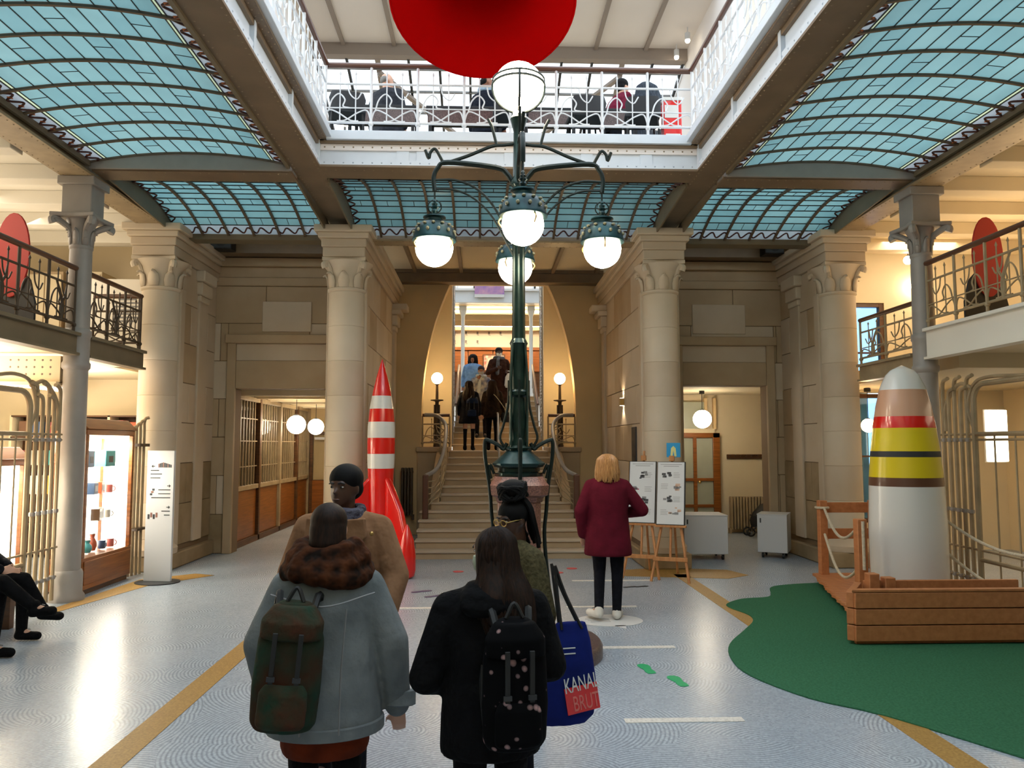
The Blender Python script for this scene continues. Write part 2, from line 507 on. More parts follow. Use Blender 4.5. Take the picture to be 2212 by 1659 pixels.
# ================================================================ masonry
STONES = ['stone', 'stone', 'stone_b', 'stone']
def ashlar(parent, plane, at, u0, u1, z0, z1, holes=(), course=.52, length=.95, out=-1, proud=.018, mats=STONES, seed=1, low=None):
    """stone blocks, each an object, on a plane x=at or y=at; out is the side they face"""
    R = random.Random(seed)
    nz = max(1, round((z1 - z0) / course)); dz = (z1 - z0) / nz
    g = .004
    for i in range(nz):
        a, b = z0 + i * dz, z0 + (i + 1) * dz
        n = max(1, round((u1 - u0) / length))
        cuts = [u0 + (u1 - u0) * (k + (.0 if i % 2 == 0 else .5)) / n for k in range(0, n + 1)]
        cuts = [c for c in cuts if u0 + .12 < c < u1 - .12]
        cuts = [u0] + cuts + [u1]
        for c0, c1 in zip(cuts, cuts[1:]):
            segs = [(c0, c1, a, b)]
            for (h0, h1, hz0, hz1) in holes:
                new = []
                for (s0, s1, sa, sb_) in segs:
                    if s1 <= h0 or s0 >= h1 or sb_ <= hz0 or sa >= hz1:
                        new.append((s0, s1, sa, sb_)); continue
                    if s0 < h0: new.append((s0, h0, sa, sb_))
                    if s1 > h1: new.append((h1, s1, sa, sb_))
                    m0, m1 = max(s0, h0), min(s1, h1)
                    if sa < hz0: new.append((m0, m1, sa, hz0))
                    if sb_ > hz1: new.append((m0, m1, hz1, sb_))
                segs = new
            for (s0, s1, sa, sb_) in segs:
                if s1 - s0 < .03 or sb_ - sa < .03: continue
                p = proud + R.uniform(0, .004)
                m = R.choice(mats)
                if low and sa < low: m = 'stone_d'
                if plane == 'y':
                    mb = MB().box(s0 + g, at, sa + g, s1 - g, at + out * p, sb_ - g)
                else:
                    mb = MB().box(at, s0 + g, sa + g, at + out * p, s1 - g, sb_ - g)
                mb.build('stone_block', m, parent, w=True, smooth=False, bevel=.006, seg=1)

PORT = {-1: (-4.36, -2.88, 2.66), 1: (3.02, 4.44, 2.73)}
for sx, nm in ((-1, 'left'), (1, 'right')):
    a, b, top = PORT[sx]
    xl, xr = (-5.35, -2.45) if sx < 0 else (2.45, 5.35)
    mb = MB().box(xl, 12.72, 0, a, 13.0, 5.2).box(b, 12.72, 0, xr, 13.0, 5.2).box(a, 12.72, top, b, 13.0, 5.2)
    w = struct('wall_recess_%s' % nm, mb, 'joint', 'limestone back wall of the %s recess with a tall doorway' % nm)
    hx0, hx1 = a - .14, b + .14
    ashlar(w, 'y', 12.72, xl, xr, 0, 4.36, holes=[(hx0, hx1, 0, 3.5)], course=.62, length=1.25, seed=11 + sx, low=.5, mats=['stone_b', 'stone_b', 'stone'])
    # moulded stone surround with its deep lintel panel
    MB().box(hx0, 12.66, 0, a, 12.74, 3.5).build('door_jamb', 'stone_b', w, bevel=.012)
    MB().box(b, 12.66, 0, hx1, 12.74, 3.5).build('door_jamb', 'stone_b', w, bevel=.012)
    MB().box(hx0 - .03, 12.63, 3.4, hx1 + .03, 12.74, 3.55).build('door_cornice', 'stone_b', w, bevel=.015)
    MB().box(a, 12.68, top, b, 12.74, 3.12).build('lintel_block', 'stone_b', w, bevel=.01)
    MB().box(a, 12.69, 3.12, b, 12.74, 3.4).build('lintel_block', 'stone', w, bevel=.01)
    MB().box(-3.95 if sx < 0 else 3.2, 12.68, 3.6, -3.15 if sx < 0 else 4.1, 12.74, 4.1).build('stone_tablet', 'stone', w, bevel=.008)
    # frieze and moulding
    for (z0, z1, p) in ((4.36, 4.5, .05), (4.5, 4.68, .03), (4.68, 4.82, .1)):
        MB().box(xl, 12.72 - p, z0, xr, 12.75, z1).build('frieze_course', 'stone_b', w, bevel=.012)
    mb = MB().box(xl, 12.35, 4.83, xr, 12.72, 5.2)
    struct('trim_%d' % (30 + (sx > 0)), mb, 'iron_tan', 'dark brown steel lintel over the frieze of the %s recess' % nm, 'lintel')
    spk = thing('loudspeaker', 'black box loudspeaker above the stone frieze of the %s recess' % nm, 'loudspeaker', (-4.45 if sx < 0 else 4.4, 12.2, 4.83))
    MB().box(-.16, -.12, 0, .16, .12, .27).build('cabinet', 'black', spk, bevel=.01)
    MB().box(-.14, -.126, .02, .14, -.12, .25).build('grille', 'char', spk)
    MB().lathe([(.0001, 0), (.07, 0), (.08, .01)], n=18).xf(Matrix.Translation((0, -.126, .11)) @ Matrix.Rotation(radians(90), 4, 'X')).build('cone', 'black', spk)

def capital(parent, c, r, h, ab, m='stone_c', n=20, leaf=True):
    x, y, z = c
    MB().lathe([(r, 0), (r * 1.08, .02), (r * 1.08, .045), (r * 1.0, .06), (r * 1.02, h * .45), (r * 1.14, h * .7), (r * 1.42, h * .88), (r * 1.45, h * .9)], c, n).build('capital', m, parent, w=True)
    # abacus: square with hollowed sides
    P = []
    for k in range(4):
        t = pi / 4 + k * pi / 2
        c0 = Vector((cos(t), sin(t))) * ab * 1.414; t2 = t + pi / 2
        c1 = Vector((cos(t2), sin(t2))) * ab * 1.414
        for q in range(6):
            u = q / 6
            p = c0.lerp(c1, u)
            p *= 1 - .14 * sin(pi * u)
            P.append((x + p.x, y + p.y))
    MB().prism(P, z + h * .88, z + h).build('abacus', m, parent, w=True, bevel=.01)
    if leaf:
        for k in range(4):
            t = pi / 4 + k * pi / 2
            d = Vector((cos(t), sin(t), 0))
            base = Vector(c)
            pts = [base + d * r * 1.0 + Vector((0, 0, h * .35)), base + d * r * 1.12 + Vector((0, 0, h * .6)), base + d * (ab * 1.1) + Vector((0, 0, h * .82)), base + d * (ab * 1.28) + Vector((0, 0, h * .78)), base + d * (ab * 1.22) + Vector((0, 0, h * .68))]
            MB().tube(spline(pts, 4), [.03 + .018 * i / 16 for i in range(17)], 8).build('volute', m, parent, w=True)
        for k in range(8):
            t = k * pi / 4
            d = Vector((cos(t), sin(t), 0)); sdir = Vector((-sin(t), cos(t), 0))
            mb = MB()
            b0 = Vector(c) + d * r * 1.0
            rows = [(0.02, .16, .05), (.2, .2, .08), (.36, .17, .12), (.46, .06, .24), (.42, .03, .3)]
            for (hz, wd, o_) in rows:
                for s in (-1, 0, 1):
                    p = b0 + sdir * s * wd * r * 1.6 + d * (o_ * r + (.05 * r if s == 0 else 0)) + Vector((0, 0, hz * h + .04))
                    mb.v.append(tuple(p))
            for i in range(len(rows) - 1):
                for j in range(2):
                    a_ = i * 3 + j
                    mb.f.append((a_, a_ + 1, a_ + 4, a_ + 3))
            o = mb.build('leaf', m, parent, w=True)
            sd = o.modifiers.new('thick', 'SOLIDIFY'); sd.thickness = .018

def pier(sx, inner):
    cx = sx * (2.3 if inner else 4.97)
    nm = 'left' if sx < 0 else 'right'
    yb = 15.2 if inner else 12.72
    t = thing('stone_pier', ('inner %s limestone pier with a round column, beside the stairs' if inner else 'outer %s limestone pier with a round column, beside the gallery') % nm, 'pier', (cx, 11.2, 0), group='stone piers of the hall')
    # wall of the pier, running back
    xa, xb = cx - .24, cx + .24
    MB().box(xa, 11.3, 0, xb, yb, 4.42).build('core', 'joint', t, w=True)
    face = -sx          # visible flank looks at the hall axis
    fx = xb if face > 0 else xa
    ashlar(t, 'x', fx, 11.3, yb - .02, .3, 4.42, course=.62, length=.85, out=face, seed=int(30 + sx * 3 + inner), low=.9 if not inner else 0)
    # other flank: plain courses
    fo = xa if face > 0 else xb
    ashlar(t, 'x', fo, 11.3, min(yb, 12.7) - .02, .3, 4.42, course=.62, length=1.2, out=-face, seed=int(50 + sx * 3 + inner))
    # flat pilaster strips behind the column
    for q in (-1, 1):
        MB().box(cx + q * .2, 11.18, .3, cx + q * .29, 11.34, 4.0).build('pilaster_strip', 'stone', t, w=True, bevel=.01)
    # base
    MB().box(cx - .33, 10.86, 0, cx + .33, yb, .22).build('plinth', 'stone_d', t, w=True, bevel=.02)
    MB().lathe([(.33, .22), (.335, .3), (.30, .34), (.29, .40), (.27, .44)], (cx, 11.17, 0), 24).build('column_base', 'stone', t, w=True)
    # drums of the column
    z = .44; nd = 7; dz = (3.94 - z) / nd
    for i in range(nd):
        r0 = .268 - .012 * i / nd; r1 = .268 - .012 * (i + 1) / nd
        MB().lathe([(r0 - .006, 0.0), (r0, .006), (r1, dz - .006), (r1 - .006, dz)], (cx, 11.17, z + i * dz), 28).build('column_drum', ['stone_c', 'stone', 'stone_c'][i % 3], t, w=True)
    capital(t, (cx, 11.17, 3.94), .255, .48, .31)
    # entablature along the pier
    for (z0, z1, p) in ((4.42, 4.56, .0), (4.56, 4.68, .02), (4.68, 4.76, .06), (4.76, 4.86, .11)):
        MB().box(cx - .30 - p, 10.86 - p, z0, cx + .30 + p, yb, z1).build('entablature_course', 'stone' if z0 < 4.6 else 'stone_c', t, w=True, bevel=.012)
    if inner:
        # half pilaster with its own little capital at the far end
        x2 = cx + face * .24
        MB().box(x2, 14.55, .3, x2 + face * .07, 14.85, 3.9).build('pilaster_strip', 'stone', t, w=True, bevel=.01)
        for (z0, z1, p) in ((3.9, 4.0, .02), (4.0, 4.2, .06), (4.2, 4.3, .12)):
            MB().box(x2, 14.55 - p, z0, x2 + face * (.07 + p), 14.85 + p, z1).build('pilaster_capital', 'stone_c', t, w=True, bevel=.02)
        MB().box(x2, 14.5, 4.3, x2 + face * .3, 14.9, 4.42).build('bracket', 'stone_c', t, w=True, bevel=.02)
    else:
        x2 = cx + face * .24
        MB().box(x2, 11.9, .3, x2 + face * .05, 12.25, 3.95).build('pilaster_strip', 'stone', t, w=True, bevel=.01)
        for (z0, z1, p) in ((3.95, 4.05, .02), (4.05, 4.25, .05), (4.25, 4.42, .1)):
            MB().box(x2, 11.9 - p, z0, x2 + face * (.05 + p), 12.25 + p, z1).build('pilaster_capital', 'stone_c', t, w=True, bevel=.02)
for sx in (-1, 1):
    pier(sx, True); pier(sx, False)

# ---------------------------------------------------------------- stair hall walls
def arch_edge(s):
    """inner edge of the great arch, from landing level up"""
    pts = []
    for i in range(13):
        u = i / 12
        z = 2.1 + u * 3.15
        x = 1.53 - .70 * (u ** 2.4)
        pts.append((s * x, z))
    return pts
for s, nm in ((-1, 'left'), (1, 'right')):
    P = [(s * 2.55, 0), (s * 1.53, 0)] + arch_edge(s) + [(s * 2.55, 5.25)]
    struct('wall_arch_%s' % nm, MB().prism(P, 15.2, 15.5, 'y'), 'plaster', 'ochre plaster wall curving into the great arch on the %s of the stairs' % nm)
    struct('wall_stair_%s' % nm, MB().box(s * .99, 16.5, 1.4, s * 2.6, 16.7, 6.9).box(s * 2.42, 15.5, 0, s * 2.6, 16.5, 5.3), 'cream',
           'lit cream wall behind the globe lamp on the %s of the landing' % nm)
    struct('wall_flight_%s' % nm, MB().box(s * 1.08, 16.7, 1.4, s * 1.2, 19.6, 2.9).box(s * 2.6, 16.7, 1.4, s * 2.8, 24.4, 5.9), 'cream_w', 'pale wall flanking the upper flight of stairs on the %s' % nm)

def stairs():
    t = thing('staircase', 'wide stone staircase rising under the great arch', 'staircase', (0, 11.95, 0))
    r, tr = .125, .30
    for k in range(13):
        hw = 1.36 if k < 5 else (1.2 if k < 6 else 1.06)
        y = 11.95 + k * tr
        y1 = y + tr if k < 12 else 16.6
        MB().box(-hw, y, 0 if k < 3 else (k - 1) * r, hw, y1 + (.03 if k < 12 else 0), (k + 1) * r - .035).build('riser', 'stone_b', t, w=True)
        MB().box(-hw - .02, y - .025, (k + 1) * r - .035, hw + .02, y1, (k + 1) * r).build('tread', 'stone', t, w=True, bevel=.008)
    # landing wings under the side parapets
    for s in (-1, 1):
        MB().box(s * 1.0, 15.15, 0, s * 1.6, 16.5, 1.6).build('wing_wall', 'stone_b', t, w=True, bevel=.01)
        MB().box(s * .98, 15.1, 1.6, s * 1.62, 16.5, 1.7).build('wing_coping', 'stone_b', t, w=True, bevel=.015)
        # stringer walls beside the steps
        MB().prism([(13.48, .3), (15.15, .3), (15.15, 1.62), (14.7, 1.5), (13.6, .98), (13.48, .8)], s * 1.07, s * 1.22, 'x').build('string_wall', 'stone_b', t, w=True, bevel=.01)
    for k in range(10):
        y = 16.6 + k * .28
        z = 1.625 + (k + 1) * .1325
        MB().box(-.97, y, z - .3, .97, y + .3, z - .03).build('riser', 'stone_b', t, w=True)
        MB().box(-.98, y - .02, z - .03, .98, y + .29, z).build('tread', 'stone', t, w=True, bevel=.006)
stairs()

# ---------------------------------------------------------------- far hall at the head of the stairs
struct('floor_upper_hall', MB().box(-6, 19.35, 2.7, 6, 26, 2.95), 'stone', 'stone floor of the far hall at the head of the stairs', 'floor')
struct('wall_far', MB().box(-6, 24.6, 2.95, 6, 24.8, 5.5), 'cream_w', 'white back wall of the far hall above the counter')
struct('ceiling_far', MB().box(-6, 20.3, 5.47, 6, 24.8, 5.6), 'cream', 'cream ceiling of the far hall', 'ceiling')
for i, y in enumerate((21.0, 22.0, 23.0, 24.0)):
    struct('trim_%d' % (40 + i), MB().box(-6, y, 5.33, 6, y + .16, 5.47), 'cream', 'cream ceiling joist of the far hall, %s from the stairs' % ORD[i], 'joist')
struct('wall_far_upper', MB().box(-6, 24.6, 5.6, 6, 24.8, 7.6).box(-6, 20.2, 5.47, -2.8, 20.3, 6.2).box(2.8, 20.2, 5.47, 6, 20.3, 6.2), 'cream_w', 'white upper wall of the far hall')
gf = thing('gallery_front', 'pale blue gallery girder with a white railing across the far stairwell', 'girder', (0, 20.2, 5.47))
MB().box(-2.6, 20.05, 5.47, 2.6, 20.3, 5.78).build('girder', 'iron_blue', gf, w=True, bevel=.01)
MB().box(-2.6, 19.98, 5.78, 2.6, 20.35, 5.84).build('top_plate', 'iron_white', gf, w=True, bevel=.005)
for z in (6.0, 6.3, 6.7): MB().tube([(-2.6, 20.15, z), (2.6, 20.15, z)], .018).build('rail', 'iron_white', gf, w=True)
for i in range(11): MB().tube([(-2.5 + i * .5, 20.15, 5.84), (-2.5 + i * .5, 20.15, 6.7)], .014).build('post', 'iron_white', gf, w=True)
po = thing('hanging_banner', 'purple and pink printed banner hung over the far gallery girder', 'banner', (-.1, 19.968, 5.62))
MB().box(-.45, -.01, 0, .33, .01, .75).build('sheet', mat('banner_print', '8a6bb0', .7, ns=5, c2='c79ab0', detail=5), po)
MB().box(-.45, -.014, -.02, .33, .014, .06).build('hem', 'white', po)
for s in (-1, 1):
    t = thing('slim_iron_column', 'slim pale iron column at the head of the stairs, %s one' % ('left' if s < 0 else 'right'), 'column', (s * .92 + .05, 20.6, 2.95), group='slim columns of the far hall')
    MB().lathe([(.10, 0), (.10, .1), (.055, .16), (.05, 2.25), (.06, 2.27)], n=14).build('shaft', 'iron_blue', t)
    MB().lathe([(.06, 2.27), (.10, 2.38), (.11, 2.4)], n=14).build('capital', 'iron_blue', t)
    MB().box(-.1, -.1, 2.4, .1, .1, 2.52).build('impost', 'iron_blue', t, bevel=.01)

# ---------------------------------------------------------------- ceilings over the stair bay and the slabs of the upper floor
struct('ceiling_stair_bay', MB().box(-2.1, 11.45, 5.18, 2.1, 16.5, 5.33), 'cream', 'cream ceiling over the foot of the stairs', 'ceiling')
for i, x in enumerate((-1.65, -.75, .15, 1.05, 1.9)):
    struct('trim_%d' % (50 + i), MB().box(x - .03, 11.5, 5.1, x + .03, 14.9, 5.18), 'iron_tan', 'narrow brown ceiling strip over the stairs, %s from the left' % ORD[i], 'ceiling strip')
for s, nm in ((-1, 'left'), (1, 'right')):
    struct('ceiling_recess_%s' % nm, MB().box(s * 2.1, 11.4, 5.2, s * 8.7, 16.7, 5.33), 'cream', 'ceiling slab over the %s recess and corridor' % nm, 'ceiling')
    struct('ceiling_gallery_%s' % nm, MB().box(s * 5.2, -3, 5.0, s * 8.7, 12.8, 5.33), 'cream_w' if s < 0 else 'cream', 'cream ceiling of the %s mezzanine gallery' % nm, 'ceiling')
    for i in range(10):
        y = 3.2 + i * .95
        struct('trim_%d' % (60 + i + (20 if s > 0 else 0)), MB().box(s * 5.22, y, 4.82, s * 8.5, y + .22, 5.0), 'cream_w' if s < 0 else 'cream', 'cream ceiling joist of the %s mezzanine, %s from the camera' % (nm, ORD[i]), 'joist', bevel=.008)
    struct('wall_gallery_%s' % nm, MB().box(s * 8.5, -3, 0, s * 8.7, 12.8, 5.0), 'cream_w' if s < 0 else 'cream', 'cream outer wall of the %s side gallery' % nm)
struct('wall_behind', MB().box(-8.7, -3.2, 0, 8.7, -3, 9.4), 'cream', 'cream wall behind the viewer')

def rivets(parent, pts, m='rivet', r=.011, d=(0, 0, -1)):
    """rows of rivet heads, joined"""
    mb = MB()
    D = Vector(d)
    a = D.orthogonal().normalized(); b = D.cross(a)
    for p in pts:
        p = Vector(p)
        vs = [p + (a * cos(t) + b * sin(t)) * r for t in [k * pi / 3 for k in range(6)]]
        tip = p + D * r * .7
        o = len(mb.v)
        mb.v += [tuple(q) for q in vs] + [tuple(tip)]
        mb.f += [(o + k, o + (k + 1) % 6, o + 6) for k in range(6)]
    o = mb.build('rivets', m, parent, w=True, smooth=False)
    o['kind'] = 'stuff'
    return o

# girders -----------------------------------------------------------------
for s, nm in ((-1, 'left'), (1, 'right')):
    g = thing('riveted_girder', 'long brown riveted girder along the %s edge of the atrium opening' % nm, 'girder', (s * 2.37, 4, 4.95), group='long girders')
    MB().box(s * 2.2, -3, 4.95, s * 2.54, 11.25, 4.975).build('bottom_flange', 'iron_tan', g, w=True)
    MB().box(s * 2.24, -3, 4.975, s * 2.3, 11.25, 5.25).build('web', 'iron_blue', g, w=True)
    MB().box(s * 2.12, -3, 5.25, s * 2.6, 8.8, 5.275).build('top_flange', 'iron_tan', g, w=True)
    MB().box(s * 2.06, -3, 5.275, s * 2.6, 8.8, 5.36).build('fascia', 'iron_blue', g, w=True, bevel=.006)
    MB().box(s * 2.205, -3, 4.975, s * 2.24, 8.8, 5.05).build('angle_iron', 'iron_blue', g, w=True)
    MB().box(s * 2.205, -3, 5.2, s * 2.24, 8.8, 5.25).build('angle_iron', 'iron_tan', g, w=True)
    for y in [1.2 + i * 1.25 for i in range(7)]:
        MB().box(s * 2.2, y - .03, 4.975, s * 2.24, y + .03, 5.25).build('stiffener', 'iron_blue', g, w=True)
    pts = []
    for i in range(95):
        y = 2.0 + i * .097
        pts += [(s * 2.235, y, 4.95), (s * 2.505, y, 4.95)]
        if y < 8.7: pts += [(s * 2.145, y, 5.25), (s * 2.185, y + .05, 5.25)]
    rivets(g, pts)
    rivets(g, [(s * 2.205, 2 + i * .13, 5.01) for i in range(52)], 'rivet_w', d=(-s, 0, 0))
    # outer edge beam on the iron columns
    g = thing('edge_beam', 'olive riveted edge beam above the iron column on the %s side' % nm, 'girder', (s * 5.0, 4, 4.72), group='edge beams')
    MB().box(s * 4.82, -3, 4.84, s * 5.18, 11.3, 4.87).build('bottom_flange', 'iron_beige', g, w=True)
    MB().box(s * 4.95, -3, 4.87, s * 5.05, 11.3, 5.1).build('web', 'iron_olive', g, w=True)
    MB().box(s * 4.78, -3, 5.1, s * 5.2, 11.3, 5.16).build('top_flange', 'iron_olive', g, w=True)
    MB().box(s * 4.87, -3, 4.87, s * 4.95, 11.3, 4.95).build('angle_iron', 'iron_olive', g, w=True)
    pts = []
    for i in range(90):
        y = 2.5 + i * .1
        pts += [(s * 4.86, y, 4.84), (s * 5.14, y, 4.84)]
    rivets(g, pts)
    # cross beams of the side bays
    g = thing('cross_beam', 'brown riveted cross beam from the iron column to the long girder on the %s' % nm, 'girder', (s * 3.68, 8.95, 4.88), group='cross beams of the side bays')
    MB().box(s * 2.54, 8.8, 4.89, s * 4.82, 9.12, 4.915).build('bottom_flange', 'iron_tan', g, w=True)
    MB().box(s * 2.54, 8.82, 4.915, s * 4.82, 8.88, 5.14).build('web', 'iron_grey', g, w=True)
    MB().box(s * 2.54, 9.06, 4.915, s * 4.82, 9.1, 5.14).build('web', 'iron_tan', g, w=True)
    rivets(g, [(s * (2.6 + i * .1), 8.84, 4.89) for i in range(22)] + [(s * (2.6 + i * .1), 9.08, 4.89) for i in range(22)])
    MB().box(s * 2.54, 11.2, 4.74, s * 5.2, 11.45, 4.95).build('rear_beam', 'iron_olive', g, w=True)

g = thing('front_girder', 'pale blue riveted girder across the far end of the atrium opening', 'girder', (0, 8.85, 4.95))
MB().box(-2.2, 8.73, 4.95, 2.2, 9.13, 4.975).build('bottom_flange', 'iron_tan', g, w=True)
MB().box(-2.24, 8.76, 4.975, 2.24, 8.84, 5.22).build('web', 'iron_blue', g, w=True)
MB().box(-2.2, 8.73, 4.975, 2.2, 8.76, 5.03).build('angle_iron', 'iron_blue', g, w=True)
MB().box(-2.2, 8.70, 5.22, 2.2, 9.1, 5.25).build('top_flange', 'iron_tan', g, w=True)
MB().box(-2.2, 8.66, 5.25, 2.2, 9.1, 5.36).build('fascia', 'iron_blue', g, w=True, bevel=.006)
MB().box(-2.2, 8.735, 5.15, 2.2, 8.76, 5.22).build('riveted_strip', 'coving', g, w=True)
for x in (-1.25, -1.02, 0, .9, 1.6): MB().box(x - .07, 8.745, 5.03, x + .07, 8.76, 5.15).build('stiffener', 'iron_blue', g, w=True)
rivets(g, [(-2.15 + i * .11, 8.735, 5.185) for i in range(40)], 'rivet', d=(0, -1, 0))
rivets(g, [(-2.15 + i * .11, 8.73, 5.0) for i in range(40)], 'rivet_w', d=(0, -1, 0))
rivets(g, [(-2.15 + i * .11, 8.76, 5.22) for i in range(40)] + [(-2.15 + i * .11, 8.84, 4.95) for i in range(40)])
g = thing('rear_girder', 'brown riveted girder over the foot of the stairs between the inner piers', 'girder', (0, 11.3, 4.74))
MB().box(-2.54, 11.2, 4.74, 2.54, 11.48, 4.765).build('bottom_flange', 'iron_beige', g, w=True)
MB().box(-2.54, 11.28, 4.765, 2.54, 11.34, 5.18).build('web', 'iron_tan', g, w=True)
rivets(g, [(-2.0 + i * .1, 11.23, 4.74) for i in range(41)] + [(-2.0 + i * .1, 11.45, 4.74) for i in range(41)])
g = thing('arch_girder', 'dark brown riveted girder above the great arch of the stairs', 'girder', (0, 15.0, 4.93))
MB().box(-2.06, 14.92, 4.93, 2.06, 15.2, 4.955).build('bottom_flange', 'iron_tan', g, w=True)
MB().box(-2.06, 14.98, 4.955, 2.06, 15.06, 5.18).build('web', 'iron_tan', g, w=True)
MB().box(-2.06, 14.92, 5.12, 2.06, 15.2, 5.18).build('top_flange', 'iron_tan', g, w=True)
rivets(g, [(-2.0 + i * .1, 14.95, 4.93) for i in range(41)])

# ---------------------------------------------------------------- glass vaults
def quad_mesh(p, m):
    mb = MB(); mb.v = [tuple(q) for q in p]; mb.f = [(0, 1, 2, 3)]
    return mb.mesh('pane', m, False)

def vault_side(s):
    nm = 'left' if s < 0 else 'right'
    xa, xb = 2.56, 4.82
    xc, hw = (xa + xb) / 2, (xb - xa) / 2
    z0, rise = 4.98, .12
    Z = lambda x: z0 + rise * (1 - ((x - xc) / hw) ** 2)
    t = thing('glass_vault', 'wide teal leaded glass ceiling vault over the %s side of the hall' % nm, 'glass ceiling', (s * xc, 6.5, 4.98), group='wide glass vaults')
    LOC = Vector(t.location)
    bd = .2
    n = 11
    xs = [xa + bd + (xb - xa - 2 * bd) * i / n for i in range(n + 1)]
    pitch = .43
    y_hi = 8.74
    nb = 10
    y_lo = y_hi - nb * pitch
    R = random.Random(3)
    # panes
    for i in range(n):
        x0, x1 = xs[i] + .003, xs[i + 1] - .003
        def q(y0, y1, m): return quad_mesh([(s * x0 - LOC.x, y0, Z(x0) - LOC.z), (s * x1 - LOC.x, y0, Z(x1) - LOC.z), (s * x1 - LOC.x, y1, Z(x1) - LOC.z), (s * x0 - LOC.x, y1, Z(x0) - LOC.z)][::(1 if s > 0 else -1)], m)
        full = [q(0, pitch - .03, m) for m in PANES]
        half = [q(0, (pitch - .03) / 2, m) for m in PANES]
        for j in range(nb):
            y = y_lo + j * pitch + .015
            if (i + j) % 4 == 0:
                for h in range(2): inst('pane', R.choice(half), t, (0, y + h * (pitch - .03) / 2 - LOC.y, 0))
                ym = y + (pitch - .03) / 2
                mb = MB().tube([(s * x0, ym, Z(x0) - .002), (s * x1, ym, Z(x1) - .002)], .0042, 4)
                mb.build('came', 'lead', t, w=True, smooth=False)
            else:
                inst('pane', R.choice(full), t, (0, y - LOC.y, 0))
    # the rest of the vault, over and behind the viewer
    mb = MB().grid(lambda u, v: (s * (xa + bd + (xb - xa - 2 * bd) * u), -3 + (y_lo + 3) * v, Z(xa + bd + (xb - xa - 2 * bd) * u)), 11, 1)
    o = mb.build('far_panes', PANES[0], t, w=True, smooth=False); o['kind'] = 'stuff'
    # longitudinal cames
    for x in xs:
        MB().box(s * x - .0032, y_lo, Z(x) - .008, s * x + .0032, y_hi, Z(x) + .004).build('came', 'lead', t, w=True, smooth=False)
    # ribs
    for j in range(nb + 1):
        y = y_lo + j * pitch
        P = [(s * (xa + (xb - xa) * k / 14), y, Z(xa + (xb - xa) * k / 14) - .008) for k in range(15)]
        mb = MB()
        for k in range(15):
            x, _, z = P[k]
            mb.v += [(x, y - .014, z - .014), (x, y + .014, z - .014), (x, y + .014, z + .02), (x, y - .014, z + .02)]
        for k in range(14):
            a = k * 4
            for e in range(4): mb.f.append((a + e, a + (e + 1) % 4, a + 4 + (e + 1) % 4, a + 4 + e))
        mb.build('rib', 'rib', t, w=True, smooth=False)
    # painted borders along both edges
    for (b0, b1) in ((xa, xa + bd), (xb - bd, xb)):
        inner_e = b1 if b0 == xa else b0
        e1 = inner_e + (-.035 if b0 == xa else .035)
        outer_e = b0 if b0 == xa else b1
        for j in range(nb):
            y0, y1 = y_lo + j * pitch + .015, y_lo + (j + 1) * pitch - .015
            for (u0, u1, m) in ((e1, inner_e, 'border_glass'), (outer_e, e1, 'border_mauve')):
                mb = MB(); mb.v = [(s * u0, y0, Z(u0)), (s * u1, y0, Z(u1)), (s * u1, y1, Z(u1)), (s * u0, y1, Z(u0))]; mb.f = [(0, 1, 2, 3)]
                mb.build('border_pane', m, t, w=True, smooth=False)
        mid = (outer_e + e1) / 2
        amp = .05
        P = [(s * (mid + amp * sin(2 * pi * k / 10)), y_lo + (y_hi - y_lo) * k / 240, Z(mid + amp * sin(2 * pi * k / 10)) - .012) for k in range(241)]
        MB().tube(P, .011, 5).build('vine_border', 'vine', t, w=True)
        mb = MB()
        for k in range(0, 240, 10):
            mb.box(P[k][0] - .018, P[k][1] - .02, P[k][2] - .006, P[k][0] + .018, P[k][1] + .02, P[k][2])
        o = mb.build('vine_leaves', 'vine2', t, w=True, smooth=False); o['kind'] = 'stuff'
        MB().box(s * e1 - .004, y_lo, Z(e1) - .01, s * e1 + .004, y_hi, Z(e1) + .004).build('came', 'lead', t, w=True, smooth=False)
        ee = outer_e
        MB().box(s * ee - .02, y_lo, Z(ee) - .06, s * ee + .02, y_hi, Z(ee) + .02).build('edge_bar', 'iron_olive', t, w=True, smooth=False)
    # closing spandrel towards the cross beam
    P = [(s * (xa + (xb - xa) * k / 14), Z(xa + (xb - xa) * k / 14)) for k in range(15)]
    MB().prism(P + [(s * xb, 4.9), (s * xa, 4.9)], y_hi, y_hi + .03, 'y').build('spandrel', 'iron_grey', t, w=True, smooth=False)
vault_side(-1); vault_side(1)

